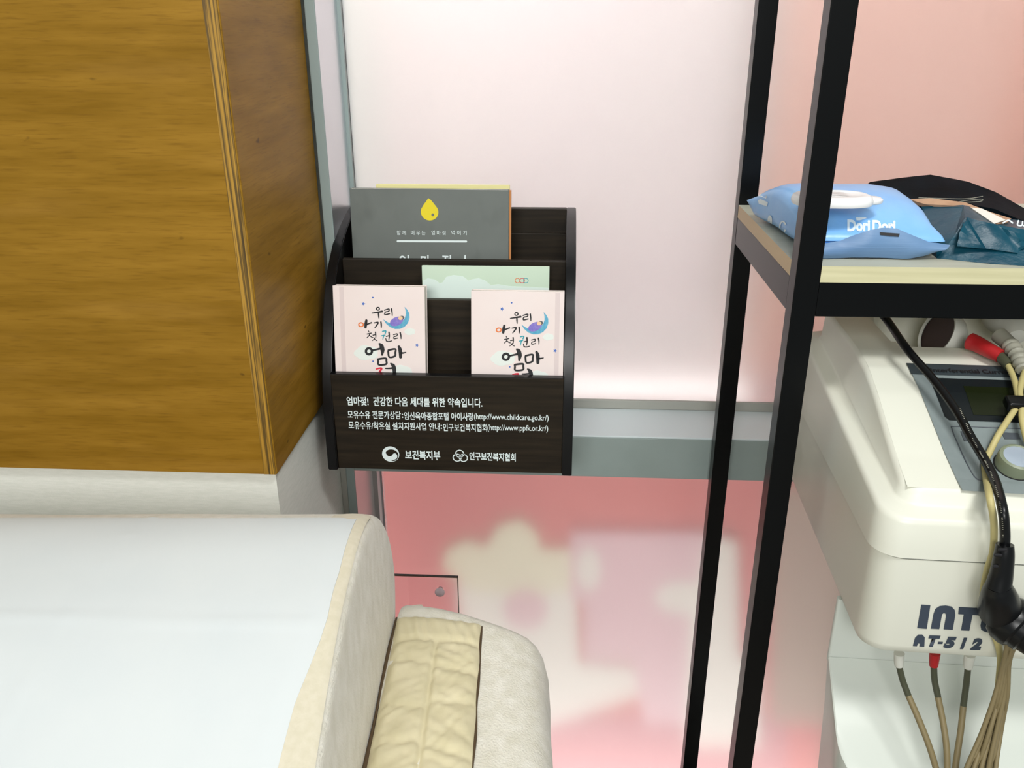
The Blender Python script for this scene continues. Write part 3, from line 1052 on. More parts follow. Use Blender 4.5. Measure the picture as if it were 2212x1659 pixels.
# front pocket fold
FQ = [at(2088, 470, Y=.919), at(2150, 486, Y=.910), at(2200, 506, Y=.899), at(2240, 508, Y=.896), at(2230, 522, Y=.892), at(2196, 546, Y=.889), at(2130, 538, Y=.892), at(2066, 532, Y=.896), at(2072, 498, Y=.906)]
bm = bmesh.new()
bm.faces.new([bm.verts.new(p) for p in FQ])
bmesh.ops.triangulate(bm, faces=bm.faces[:])
bmesh.ops.subdivide_edges(bm, edges=bm.edges[:], cuts=3, use_grid_fill=True)
for v in bm.verts:
    v.co.y += .0016 * sin(v.co.z * 900) - .001
obj('folded_seal', solidify(bm, .0008), MT['teal'], tp_, 'crimped folded seal', angle=30)
KP = [at(1962, 430, Y=1.01), at(2010, 428, Y=1.0), at(2085, 437, Y=.985), at(2140, 458, Y=.965), at(2185, 472, Y=.95), at(2176, 480, Y=.945), at(2147, 486, Y=.94), at(2082, 445, Y=.962), at(1998, 441, Y=.995)]
obj('kraft_lining', prism(KP, (0, .004, -.004)), MT['kraft'], tp_, 'kraft brown lining', smooth=False)
KL = [at(2096, 449, Y=.9655), at(2122, 452, Y=.962), at(2172, 476, Y=.944), at(2147, 484, Y=.9385)]
obj('paper_label', prism(KL, (0, -.0006, .0006)), MT['labelpaper'], tp_, 'white paper label', smooth=False)
WPl = Plane(at(2190, 480, Y=.926), (1, -.05, -.05), (0, .4, 1))
bm = bmesh.new()
for pts in (((2160, 484), (2172, 478), (2182, 484)), ((2194, 478), (2192, 488), (2201, 489), (2203, 480)), ((2204, 490), (2212, 488), (2216, 480))):
    ribbon(WPl, [WPl.hit(*q) for q in pts], .0014, bm, h=.006)
obj('script_print', bm, MT['filmprint'], tp_, 'pale script print', smooth=False)

bp = thing('pouch', 'black plastic pouch lying folded behind the teal pouch', 'pouch', (.45, 1.08, SZ))
BQ = [at(1880, 393, Y=1.10), at(1945, 384, Y=1.10), at(2010, 377, Y=1.10), at(2092, 392, Y=1.085), at(2150, 415, Y=1.07), at(2212, 450, Y=1.05), at(2330, 520, Y=1.02),
      at(1882, 404, Y=1.085), at(1958, 432, Y=1.04), at(2060, 434, Y=1.025), at(2150, 452, Y=1.0), at(2212, 478, Y=.98), at(2330, 540, Y=.97)]
BK = [Vector((p.x, 1.165, max(SZ + .004, p.z - .03))) for p in BQ[:7]]
BL_ = [Vector((p.x, 1.165, SZ)) for p in BQ[:7]]
FL = [Vector((p.x, p.y + .004, SZ)) for p in BQ[7:]]
PQ = BQ + BK + BL_ + FL     # 0-6 ridge, 7-12 front edge, 13-19 back, 20-26 back foot, 27-32 front foot
BF = []
for i in range(5):
    BF.append((7 + i, 8 + i, i + 2 if i else 2, i + 1) if i else (7, 8, 2, 1))
BF.append((7, 1, 0))
BF.append((12, 6, 5, 11)) if False else None
BF = [f for f in BF if f]
BF[0] = (7, 8, 2, 1)
BF[1:5] = [(8, 9, 3, 2), (9, 10, 4, 3), (10, 11, 5, 4), (11, 12, 6, 5)]
for i in range(6):
    BF.append((i, i + 1, 14 + i, 13 + i))
    BF.append((13 + i, 14 + i, 21 + i, 20 + i))
for i in range(5):
    BF.append((27 + i, 28 + i, 8 + i, 7 + i))
BF.append((0, 13, 20, 27, 7))
BF.append((12, 32, 26, 19, 6))
faceted('body', PQ, BF, MT['tealblack'], bp, sub=2)
bm = bmesh.new()
for pts in (((1980, 425), (2040, 427), (2085, 427), (2118, 422)), ((2066, 434), (2090, 430), (2116, 428), (2112, 433), (2080, 435))):
    tube([at(*q, Y=1.04 - (q[0] - 1980) * .00028) - Vector((0, .006, 0)) for q in pts], .0005, 6, 6, bm)
obj('script_print', bm, MT['greyplug'], bp, 'thin pale script lines', smooth=False)

# ------------------------------------------------------------------ therapy device (turned about 2 degrees)
DT = radians(-2.3)
DU, DV = Vector((cos(DT), sin(DT), 0)), Vector((-sin(DT), cos(DT), 0))
DO = Vector((.2964, .691, 0))
DW, DD = .40, .40


def D(u, v, z):
    return DO + DU * u + DV * v + Vector((0, 0, z))


dev = thing('therapy_device', 'ivory electrotherapy machine with a silver control panel on the white trolley', 'medical device', D(.2, .2, .93))


def rrect(u0, u1, v0, v1, r, n=8, m=22):
    C4 = ((u1 - r, v0 + r, -90), (u1 - r, v1 - r, 0), (u0 + r, v1 - r, 90), (u0 + r, v0 + r, 180))
    out = []
    for i, (cu, cv, a0) in enumerate(C4):
        for k in range(n + 1):
            t = radians(a0 + 90 * k / n)
            out.append((cu + r * cos(t), cv + r * sin(t)))
        nx = C4[(i + 1) % 4]
        t = radians(nx[2])
        e = (nx[0] + r * cos(t), nx[1] + r * sin(t))
        l = out[-1]
        for k in range(1, m):
            out.append((l[0] + (e[0] - l[0]) * k / m, l[1] + (e[1] - l[1]) * k / m))
    return out


def loft(levels, close_top=True, close_bottom=True, bm=None):
    """levels: list of (points2D, z or z-function)"""
    bm = bm or bmesh.new()
    R = []
    for pts, z in levels:
        R.append([bm.verts.new(D(a_, b_, z(a_, b_) if callable(z) else z)) for a_, b_ in pts])
    n = len(R[0])
    for A, C in zip(R, R[1:]):
        for k in range(n):
            bm.faces.new((A[k], A[(k + 1) % n], C[(k + 1) % n], C[k]))
    if close_bottom:
        bm.faces.new(R[0][::-1])
    if close_top:
        bm.faces.new(R[-1])
    bmesh.ops.recalc_face_normals(bm, faces=bm.faces)
    return bm


# lower housing
lh = loft([(rrect(.010, DW - .010, .006, DD - .01, .022), .9305), (rrect(.006, DW - .006, .002, DD - .006, .024), .934),
           (rrect(.004, DW - .004, 0, DD - .004, .026), .942), (rrect(.004, DW - .004, .000, DD - .004, .026), 1.0410)])
obj('lower_housing', lh, MT['device'], dev, angle=45)
obj('parting_line', loft([(rrect(.0052, DW - .0052, .0012, DD - .0052, .026), 1.0405), (rrect(.0052, DW - .0052, .0012, DD - .0052, .026), 1.0432)]), MT['keyg'], dev, 'dark seam', smooth=False)


def ledge(a_, b_):
    return 1.083 + .118 * max(0, b_)


def deck(b_):           # raised console: low at the front, flattening towards the back
    T = ((-.1, 1.098), (.03, 1.1015), (.07, 1.1145), (.11, 1.1305), (.15, 1.1465), (.19, 1.159), (.23, 1.164), (.27, 1.165), (.6, 1.165))
    for (x0, z0), (x1, z1) in zip(T, T[1:]):
        if b_ <= x1:
            q = (b_ - x0) / (x1 - x0)
            return z0 + (z1 - z0) * q
    return 1.165


def lift(f, d):
    return lambda a_, b_: f(a_, b_) + d


uc = [(rrect(0, DW, -.001, DD, .028), 1.0428), (rrect(.0005, DW - .0005, -.0005, DD, .028), 1.050),
      (rrect(.002, DW - .002, .001, DD - .001, .028), lift(ledge, -.006)),
      (rrect(.0035, DW - .0035, .0025, DD - .0025, .028), lift(ledge, -.0018)),
      (rrect(.0065, DW - .0065, .0055, DD - .0055, .027), ledge),
      (rrect(.0195, DW - .0195, .0185, DD - .015, .022), lift(ledge, .0006)),
      (rrect(.0225, DW - .0225, .0215, DD - .017, .020), lift(ledge, .003))]
UB = (.0275, DW - .0275, .0285, DD - .02)
f_deck = lambda a_, b_: deck(b_)
uc += [(rrect(UB[0] - .003, UB[1] + .003, UB[2] - .003, UB[3] + .002, .018), lift(f_deck, -.006)),
       (rrect(UB[0] - .001, UB[1] + .001, UB[2] - .001, UB[3], .018), lift(f_deck, -.0016)),
       (rrect(UB[0] + .002, UB[1] - .002, UB[2] + .002, UB[3] - .002, .017), f_deck)]
up = loft(uc, close_top=False)
# console top as a grid so that it can bend and hold the back recess
N1, N2 = 40, 56
RC = (.075, .37, .245, .36)      # recess in local u, v


def top(s, t):
    a_ = UB[0] + .0015 + (UB[1] - UB[0] - .003) * s
    b_ = UB[2] + .0015 + (UB[3] - UB[2] - .003) * t
    r = .024
    qx = max(RC[0] + r - a_, a_ - (RC[1] - r), 0)
    qy = max(RC[2] + r - b_, b_ - (RC[3] - r), 0)
    dist = r - math.hypot(qx, qy) if (qx or qy) else r
    dip = max(0, min(1, dist / .010))
    return D(a_, b_, deck(b_) - .045 * dip)


def top_round(s, t):
    return top(s, t)


grid(top_round, 64, 96, up)
obj('upper_cover', up, MT['device'], dev, angle=50)


def dhit(px, py):
    """where a sight line meets the console top: local u, v"""
    d = ray(px, py)
    lo_t, hi_t = .5, 1.6
    for _ in range(60):
        m_ = (lo_t + hi_t) / 2
        P = CAM + d * m_
        q = P - DO
        if P.z > deck(q.dot(DV)):
            lo_t = m_
        else:
            hi_t = m_
    q = CAM + d * lo_t - DO
    return q.dot(DU), q.dot(DV)


def dray(px, py, h):
    """point on a sight line at height h over the console top"""
    d = ray(px, py)
    lo_t, hi_t = .4, 1.6
    for _ in range(60):
        m_ = (lo_t + hi_t) / 2
        P = CAM + d * m_
        if P.z > deck((P - DO).dot(DV)) + h:
            lo_t = m_
        else:
            hi_t = m_
    return CAM + d * lo_t


def deckpoly(pts, h, m, name, label=None, sub=0, parent=dev):
    """overlay following the console top"""
    bm = bmesh.new()
    vs = [bm.verts.new(D(a_, b_, deck(b_) + h)) for a_, b_ in pts]
    f = bm.faces.new(vs)
    # slice along v so that it bends with the console
    for k in range(1, 24):
        v0 = .03 + .011 * k
        bmesh.ops.bisect_plane(bm, geom=bm.verts[:] + bm.edges[:] + bm.faces[:], plane_co=D(0, v0, 0), plane_no=DV)
    for v in bm.verts:
        b_ = (v.co - DO).dot(DV)
        v.co.z = deck(b_) + h
    bmesh.ops.recalc_face_normals(bm, faces=bm.faces)
    for f in bm.faces:
        if f.normal.z < 0:
            f.normal_flip()
    return obj(name, bm, m, parent, label, smooth=False)


PA, PB = dhit(1957, 787), dhit(2079, 1062)
PC = dhit(2212, 1075)
uR = .35
slope = .25 * (PC[1] - PB[1]) / (PC[0] - PB[0])
panel = [PA, PB, (uR, PB[1] + slope * (uR - PB[0])), (uR, PA[1])]
cpn = deckpoly(panel, .0012, MT['panelgrey'], 'control_panel', 'silver control panel overlay')
dk = [dhit(1957, 788), dhit(1968, 812), dhit(1990, 812), dhit(2025, 850), dhit(2060, 905)]
deckpoly([PA, dhit(1968, 811), (uR, dhit(1968, 811)[1]), (uR, PA[1])], .0016, MT['paneldark'], 'panel_header', 'dark header strip')
dsp = [dhit(*q) for q in ((2005, 818), (2042, 860), (2045, 895), (2052, 908), (2062, 912))]
deckpoly([dhit(2006, 819), dhit(2040, 903), dhit(2050, 911), (uR, dhit(2050, 911)[1]), (uR, dhit(2006, 819)[1])], .0018, MT['lcdbez'], 'display_surround', 'black display surround')
deckpoly([dhit(2080, 838), dhit(2102, 900), (uR - .01, dhit(2102, 900)[1]), (uR - .01, dhit(2080, 838)[1])], .0022, MT['lcd'], 'display', 'dark green display')
bm = bmesh.new()
for k in range(15):
    y0 = 834 + k * 4.7
    x0 = 2025 + k * 2.35
    w_ = 4 + k * .75
    q = [dhit(x0, y0), dhit(x0 + w_, y0 + .3), dhit(x0 + w_ + 1, y0 + 2.6), dhit(x0 + 1, y0 + 2.3)]
    vs = [bm.verts.new(D(a_, b_, deck(b_) + .0022)) for a_, b_ in q]
    bm.faces.new(vs)
for f in bm.faces:
    f.normal_update()
    if f.normal.z < 0:
        f.normal_flip()
obj('level_scale', bm, MT['greyplug'], dev, 'pale bar scale', smooth=False)
deckpoly([dhit(*q) for q in ((2074, 935), (2094, 935), (2104, 955), (2082, 956))], .002, MT['keyg'], 'key', 'dark grey key')
deckpoly([dhit(*q) for q in ((2162, 938), (2198, 939), (2204, 953), (2170, 952))], .002, MT['keyg'], 'key', 'dark grey key')
bm = bmesh.new()
ln = [dhit(*q) for q in ((2212, 929), (2130, 926), (2062, 924), (2056, 930), (2070, 965), (2092, 1012), (2108, 1036), (2128, 1044))]
tube([D(a_, b_, deck(b_) + .0014) for a_, b_ in ln], .0006, 6, 6, bm)
ln = [dhit(*q) for q in ((2145, 1050), (2175, 1053), (2230, 1056))]
tube([D(a_, b_, deck(b_) + .0014) for a_, b_ in ln], .0006, 6, 6, bm)
obj('outline_print', bm, MT['keyg'], dev, 'thin dark outline', smooth=False)
# header lettering
P0, P1 = dhit(2010, 803), dhit(2205, 807)
HPl = Plane(D(0, P0[1], deck(P0[1])), DU, D(0, P0[1] + .01, deck(P0[1] + .01)) - D(0, P0[1], deck(P0[1])))
bm = text_on(HPl, 'Interferential Current T', P0[0], P1[0], .0005, .0078, bold=.01, h=.0024)
obj('header_lettering', bm, MT['ink'], dev, 'black header lettering', smooth=False)
# knob
K = dhit(2190, 1010)
kn = D(K[0], K[1], deck(K[1]) + .001)
kax = (Vector((0, 0, 1)) + DV * -.34).normalized()
ko = obj('knob', lathe([(0, 0), (.0175, 0), (.0175, .010), (.0168, .0135), (.0145, .0145), (.0135, .0138)], kn, kax, 40), MT['knob'], dev, 'olive grey dial', angle=40)
obj('knob_cap', lathe([(.0136, .0137), (.0, .0141)], kn, kax, 40), MT['knobtop'], ko, 'pale metallic cap')
obj('knob_ring', lathe([(.0185, 0), (.0185, .001), (.0174, .001)], kn, kax, 40), MT['ink'], ko, 'dark ring')
# front lettering
DF = Plane(D(0, -.0002, .98), DU, (0, 0, 1))


def dpoly(pts, bm):
    flat(DF, [DF.hit(*p) for p in pts], .0005, bm)


def c6(x, y):
    return (1700 + x / 4.3203, 1020 + y / 4.3203)


bm = bmesh.new()
dpoly([c6(*q) for q in ((1253, 1235), (1337, 1241), (1303, 1460), (1215, 1453))], bm)
n_ = [(1342, 1458), (1368, 1320), (1385, 1275), (1425, 1248), (1480, 1243), (1535, 1253), (1565, 1285), (1570, 1330), (1545, 1468), (1462, 1464), (1484, 1340), (1478, 1318), (1462, 1312), (1448, 1322), (1442, 1345), (1420, 1462)]
dpoly([c6(*q) for q in n_], bm)
dpoly([c6(*q) for q in ((1603, 1258), (1812, 1268), (1790, 1335), (1730, 1330), (1700, 1478), (1624, 1474), (1650, 1326), (1598, 1322))], bm)
e_ = [(1840, 1270), (2010, 1278), (1998, 1330), (1900, 1325), (1890, 1362), (1985, 1366), (1978, 1410), (1882, 1408), (1884, 1440), (1985, 1448), (1975, 1498), (1855, 1490), (1812, 1470), (1805, 1430)]
dpoly([c6(*q) for q in e_], bm)
dpoly([c6(*q) for q in ((2040, 1280), (2120, 1284), (2090, 1500), (2008, 1496))], bm)
obj('name_lettering', bm, MT['navy'], dev, 'slate block lettering', smooth=False)
bm = bmesh.new()
a0 = [(1175, 1620), (1195, 1545), (1225, 1515), (1262, 1515), (1285, 1540), (1280, 1628), (1235, 1624), (1242, 1598), (1220, 1596), (1212, 1622)]
dpoly([c6(*q) for q in a0], bm)
ptext(DF, 'T', c6(1312, 0)[0], c6(1420, 0)[0], c6(0, 1573)[1], c6(0, 1577)[1], 25, bm, bold=.07, shear=.12, h=.0005)
ptext(DF, '-', c6(1408, 0)[0], c6(1452, 0)[0], c6(0, 1590)[1], c6(0, 1591)[1], 5, bm, bold=.05, h=.0005)
ptext(DF, '5', c6(1466, 0)[0], c6(1570, 0)[0], c6(0, 1586)[1], c6(0, 1590)[1], 25, bm, bold=.08, shear=.12, h=.0005)
ptext(DF, '1', c6(1625, 0)[0], c6(1668, 0)[0], c6(0, 1596)[1], c6(0, 1596)[1], 25, bm, bold=.06, shear=.1, h=.0005)
ptext(DF, '2', c6(1720, 0)[0], c6(1818, 0)[0], c6(0, 1602)[1], c6(0, 1604)[1], 26, bm, bold=.08, shear=.1, h=.0005)
obj('model_lettering', bm, MT['navy'], dev, 'slate model lettering', smooth=False)

# electrode cups lying in the recess
def cup(px, py, Y, axis, r, label):
    P = at(px, py, Y=Y)
    t_ = thing('electrode_cup', label, 'electrode cup', P, 'electrode cups in the machine tray')
    obj('shell', lathe([(r * .86, .0015), (r * .97, 0), (r, .002), (r * .99, .008), (r * .85, .020), (r * .55, .030), (.012, .034), (.010, .05), (0, .051)], P, axis, 36), MT['cup'], t_, angle=50)
    obj('sponge_face', lathe([(0, .0035), (r * .86, .0025)], P, axis, 36), MT['cupdark'], t_, 'dark brown face')


cup(2022, 718, .965, (.9, .12, -.38), .030, 'white electrode cup with its dark face showing, in the machine tray')
cup(2178, 668, .99, (-.1, -.62, -.25), .030, 'white electrode cup with its back showing, above the grey ribbed connector')


# ------------------------------------------------------------------ leads
def path(*pts):
    return [at(px, py, Y=Y) for px, py, Y in pts]


def dpath(*pts):
    return [dray(px, py, h) for px, py, h in pts]


rl = thing('electrode_lead', 'tan electrode lead with a red connector, crossing the control panel', 'cable', dray(2130, 752, .012))
obj('connector', tube(dpath((2092, 736, .014), (2110, 743, .014), (2135, 756, .014), (2162, 770, .013)), lambda t: .0098 - .0025 * t - (.002 if t < .05 else 0), 16, 6), MT['red'], rl, 'red connector')
obj('sleeve', tube(dpath((2158, 768, .013), (2170, 780, .012), (2180, 790, .012)), .0055, 12, 4), MT['leaddark'], rl, 'olive sleeve')
obj('cable', tube(dpath((2176, 786, .012), (2188, 812, .013), (2196, 840, .015), (2198, 872, .017), (2178, 906, .016), (2158, 937, .014), (2141, 970, .008), (2128, 1000, .005), (2130, 1032, .006)) + path((2138, 1075, .680), (2147, 1130, .676), (2145, 1190, .676), (2132, 1235, .676), (2124, 1290, .678), (2140, 1350, .680), (2160, 1410, .678), (2158, 1470, .672), (2150, 1560, .664), (2140, 1700, .645)), .0031, 12, 6), MT['lead'], rl, 'tan cable')
gl = thing('electrode_lead', 'tan electrode lead with a ribbed grey connector at the right edge', 'cable', dray(2190, 760, .012))


def ribs(t):
    return .0088 - .002 * t + (.0012 if int(t * 18) % 2 and t > .35 else 0)


obj('connector', tube(dpath((2158, 724, .024), (2178, 742, .022), (2198, 768, .02), (2212, 800, .018)), ribs, 16, 10), MT['greyplug'], gl, 'ribbed grey connector')
obj('cable', tube(dpath((2216, 798, .017), (2208, 822, .017), (2203, 848, .018), (2208, 876, .019), (2208, 905, .017), (2218, 950, .012), (2236, 1000, .008)), .0031, 12, 6), MT['lead'], gl, 'tan cable')
T0 = dray(2204, 872, .019)
obj('cable_tie', obox(Plane(T0, DU, DV * .94 + Vector((0, 0, .34))), -.014, .017, -.0075, .0075, -.0055, .0055, bev=.0025, seg=3), MT['cord'], None, 'black cable clip holding the two tan leads together', cat='cable clip')

# power cord and plug
pc = thing('power_cord', 'black power cord with a moulded plug hanging over the machine front', 'power cord', at(2165, 1300, Y=.655))
CORD = path((1880, 655, .93), (1915, 690, .925)) + dpath((1960, 755, .028), (2018, 822, .025), (2064, 885, .023), (2098, 945, .021), (2128, 995, .018), (2150, 1040, .016)) + path((2166, 1100, .668), (2171, 1150, .662), (2170, 1186, .660))
co = obj('cord', tube(CORD, .0043, 14, 8), MT['cord'], pc)
ctree = decal_tree(co)
bm = bmesh.new()
CC = [Vector((x, y, 0)) for x, y in ((2066, 868), (2083, 905), (2100, 945), (2118, 978), (2132, 1003), (2146, 1036), (2158, 1078), (2165, 1120), (2167, 1165))]
CL = catmull(CC, 11)
for k in range(len(CL) - 1):
    if k % 9 in (3, 4):
        continue
    t = (CL[k + 1] - CL[k]).normalized()
    q = Vector((-t.y, t.x, 0))
    p = CL[k] - t * 1.0
    hgt = 2.6 if k % 3 else 3.4
    bm.faces.new([bm.verts.new(p + t * e + q * f) for e, f in ((-.7, -hgt / 2), (.7, -hgt / 2), (.7, hgt / 2), (-.7, hgt / 2))])
obj('cord_print', wrap(ctree, bm, .0003), MT['greyplug'], pc, 'tiny pale print along the cord', smooth=False)
rel = path((2171, 1176, .659), (2169, 1200, .657), (2163, 1240, .655), (2156, 1270, .653))
so = obj('strain_relief', tube(rel, lambda t: .0072 + .0035 * t, 18, 8), MT['plug'], pc)
bm = bmesh.new()
for px, py in ((2166, 1187), (2156, 1199), (2172, 1214), (2153, 1223), (2166, 1240), (2155, 1258)):
    P = at(px, py, Y=.6515)
    obox(Plane(P, (1, 0, 0), (0, 0, 1)), -.0036, .0036, -.0014, .0014, -.001, .0012, bev=.0008, bm=bm)
obj('relief_slot', bm, MT['ink'], so, smooth=False)
Pp = at(2178, 1336, Y=.664)
ax_ = Vector((.62, -.70, -.30)).normalized()
obj('plug_body', lathe([(0, -.012), (.012, -.0115), (.0195, -.008), (.0228, -.001), (.0232, .006), (.0222, .011), (.0198, .013), (.0195, .019), (.0175, .0205), (.0165, .028), (0, .0285)], Pp, ax_, 40), MT['plug'], pc, angle=35)
obj('plug_shoulder', tube(path((2157, 1262, .653), (2158, 1285, .655), (2162, 1320, .664)), lambda t: .0105 + .0085 * t, 20, 6), MT['plug'], pc)
for sgn in (-1, 1):
    q = ax_.cross(Vector((0, 0, 1))).normalized()
    P = Pp + ax_ * .028 + q * .0065 * sgn
    obj('pin', lathe([(0, 0), (.0024, 0), (.0024, .016), (.0015, .018), (0, .018)], P, ax_, 16), MT['chrome'], pc, 'metal pin')

# leads plugged under the front of the machine
LDS = [('white', MT['cup'], [(1941, 1418), (1942, 1438), (1950, 1470), (1962, 1502), (1985, 1555), (2010, 1620), (2030, 1690)], 'leftmost cable hanging under the machine, from a white plug'),
       ('red', MT['red'], [(2018, 1418), (2017, 1438), (2019, 1470), (2026, 1505), (2037, 1560), (2045, 1620), (2046, 1690)], 'cable hanging under the machine from a red plug'),
       ('white', MT['cup'], [(2093, 1422), (2091, 1442), (2087, 1480), (2081, 1525), (2075, 1580), (2066, 1640), (2060, 1690)], 'cable hanging under the machine from a white plug, beside the thick bundle')]
for nm, m, pts, lab in LDS:
    Ys = [.703, .7025, .70, .695, .68, .664, .65]
    P = [at(px, py, Y=y) for (px, py), y in zip(pts, Ys)]
    t_ = thing('output_cable', lab, 'cable', P[0], 'output cables under the machine')
    obj('plug', tube([P[0] + Vector((0, 0, .004)), P[0] * .5 + P[1] * .5, P[1]], lambda t: .0052 - .001 * t, 14, 5), m, t_, nm + ' plug')
    i = 3
    obj('sleeve', tube(P[1:4], .0031, 12, 8), MT['leaddark'], t_, 'dark olive sleeve')
    obj('cable', tube(P[3:], .0031, 12, 8), MT['leadbrown'], t_)

bd = thing('cable_bundle', 'thick bundle of brown cables hanging below the plug', 'cables', at(2160, 1500, Y=.66))
for k in range(9):
    f = k / 8
    top_x = 2178 + 18 * f
    pts = [(top_x, 1385, .662 + .003 * (k % 3)), (2168 + 12 * f, 1430, .662 + .003 * (k % 2)), (2150 + 26 * f, 1500, .658 + .004 * (k % 2)), (2122 + 40 * f, 1580, .65 + .004 * (k % 3)), (2084 + 66 * f, 1670, .638 + .004 * (k % 2)), (2060 + 90 * f, 1760, .63)]
    obj('strand', tube(path(*pts), .0022, 10, 6), MT['leadbrown'], bd)

# ------------------------------------------------------------------ white trolley under the machine
tr = thing('trolley', 'white moulded trolley carrying the ivory electrotherapy machine', 'trolley', D(.2, .25, 0))
# deck block the machine stands on
obj('deck', loft([(rrect(.10, .31, .0945, .24, .02), .80), (rrect(.10, .31, .0945, .24, .02), .9275), (rrect(.102, .308, .0965, .238, .019), .9302)]), MT['trolley'], tr, angle=40)
obj('back_plate', loft([(rrect(.004, .40, .086, .0935, .003), .846), (rrect(.004, .40, .086, .0935, .003), .9295)]), MT['trolley'], tr, angle=40)
# sloping front apron with rounded front corners
NA = 20


def apron(h0, h1):
    """the apron outline in (u, v), front corners rounded, z follows the slope"""
    out = []
    for (cu, cv, a_0) in ((.41 - .05, -.03 + .05, -90), (.004 + .05, -.03 + .05, 180)):
        pass
    return out


def slope_z(v):
    q = (v - .009) / (.0855 - .009)
    return .793 + (.853 - .793) * q if q > -.6 else .793 + (.853 - .793) * (-.6)


pts = [(.004, .0855), (.004, .03)]
r_ = .045
vf = -.022
for k in range(9):
    t = pi - (pi / 2) * -k / 8
    pts.append((.004 + r_ + r_ * cos(t), vf + r_ + r_ * sin(t)))
for k in range(9):
    t = -pi / 2 + (pi / 2) * k / 8
    pts.append((.40 - r_ + r_ * cos(t), vf + r_ + r_ * sin(t)))
pts.append((.40, .0855))


def grow(P, e):
    out = []
    for a_, b_ in P:
        ca, cb = .202, .06
        out.append((a_ + e * (1 if a_ > ca else -1), b_ - e if b_ < .08 else b_))
    return out


lev = []
for e, dz in ((-.012, -.20), (-.004, -.06), (0, -.012), (0, -.0015), (-.0012, 0)):
    Q = grow(pts, e)
    lev.append((Q, (lambda dz: (lambda a_, b_: slope_z(b_) + dz))(dz)))
obj('apron', loft(lev), MT['trolley'], tr, 'glossy sloping front', angle=35)
obj('column', loft([(rrect(.11, .30, .07, .25, .03), .12), (rrect(.11, .30, .07, .25, .03), .801)]), MT['trolley'], tr)
obj('foot', loft([(rrect(.0, .41, -.02, .42, .04), .05), (rrect(.0, .41, -.02, .42, .04), .10), (rrect(.03, .38, .01, .40, .04), .121)]), MT['trolley'], tr)
for a_, b_ in ((.05, .03), (.36, .03), (.05, .37), (.36, .37)):
    P = D(a_, b_, .025)
    obj('caster', lathe([(0, -.012), (.025, -.012), (.025, .012), (0, .012)], P, DU, 24), MT['cord'], tr)

# ------------------------------------------------------------------ recliner (turned 3 degrees)
CT = radians(3)
CU, CV = Vector((cos(CT), sin(CT), 0)), Vector((-sin(CT), cos(CT), 0))


def Cc(u_, v_, z_):
    return CU * u_ + CV * v_ + Vector((0, 0, z_))


rc = thing('recliner_chair', 'ivory plush recliner chair with a quilted armrest', 'chair', Cc(-.4, .55, 0))
US, UL = -.158, -.80
PR = [(.16, .755), (.24, .815), (.32, .868), (.41, .915), (.505, .958), (.57, .986), (.63, 1.006), (.69, 1.016), (.735, 1.019), (.775, 1.015), (.81, 1.003), (.845, .983), (.875, .955), (.90, .92), (.915, .88), (.918, .845), (.905, .80), (.88, .765), (.84, .742), (.70, .725), (.50, .655), (.30, .55), (.18, .58), (.14, .66)]
_c = [Vector((a_, b_, 0)) for a_, b_ in PR]
_c = catmull(_c + [_c[0]], 4)[:-1]
PR = [(p.x, p.y) for p in _c]
NS = 13 * 4
n_p = len(PR)
CEN = (sum(p[0] for p in PR) / n_p, sum(p[1] for p in PR) / n_p)


def pnorm(i):
    a_, b_ = PR[(i - 1) % n_p], PR[(i + 1) % n_p]
    t = Vector((b_[0] - a_[0], b_[1] - a_[1])).normalized()
    return Vector((-t.y, t.x))      # outward for this winding


bm = bmesh.new()
rings = []
ue = [(UL, .02), (UL + .004, .010), (UL + .016, .002), (UL + .03, 0)] + [(UL + .03 + (US - UL - .05) * k / 14, 0) for k in range(1, 14)] + [(US - .020, 0), (US - .010, .0012), (US - .004, .004), (US - .001, .0085), (US, .016)]
for uu, ins in ue:
    ring = []
    for i, (a_, b_) in enumerate(PR):
        nn = pnorm(i)
        wob = mnoise.noise(Vector((uu * 6, a_ * 9, b_ * 9))) * .002
        ring.append(bm.verts.new(Cc(uu, a_ - nn.x * ins + nn.x * wob, b_ - nn.y * ins + nn.y * wob)))
    rings.append(ring)
for A, C in zip(rings, rings[1:]):
    for k in range(n_p):
        bm.faces.new((A[k], A[(k + 1) % n_p], C[(k + 1) % n_p], C[k]))
bm.faces.new(rings[0])
bm.faces.new(rings[-1])
bmesh.ops.recalc_face_normals(bm, faces=bm.faces)
bmesh.ops.triangulate(bm, faces=[f for f in bm.faces if len(f.verts) > 4])
obj('backrest', bm, MT['plush'], rc, angle=60)


def slab(s):
    """point and normal on the upper profile, s = 0 at the low end .. 1 at the rear top"""
    idx = s * NS
    i = min(int(idx), NS - 1)
    q = idx - i
    a_, b_ = PR[i], PR[i + 1]
    n1, n2 = pnorm(i), pnorm(i + 1)
    return a_[0] + (b_[0] - a_[0]) * q, a_[1] + (b_[1] - a_[1]) * q, (n1 * (1 - q) + n2 * q).normalized()


def slab_hit(px, py):
    d = ray(px, py)
    best = None
    for i in range(NS):
        A, Bq = Cc(0, *PR[i]), Cc(0, *PR[i + 1])
        nn = CU.cross(Bq - A)
        if abs(d.dot(nn)) < 1e-9:
            continue
        t = (A - CAM).dot(nn) / d.dot(nn)
        P = CAM + d * t
        e = Bq - A
        q = (P - A).dot(e) / e.length_squared
        if -.001 <= q <= 1.001 and (best is None or t < best[0]):
            best = (t, P.dot(CU), (i + q) / NS)
    return best[1:]


# cream band along the front right edge
ctrl = [slab_hit(*q) for q in ((757, 1156), (745, 1193), (733, 1242), (720, 1283), (708, 1340), (692, 1389), (671, 1442), (638, 1524), (614, 1614), (604, 1652))]
ctrl.sort(key=lambda c_: c_[1])


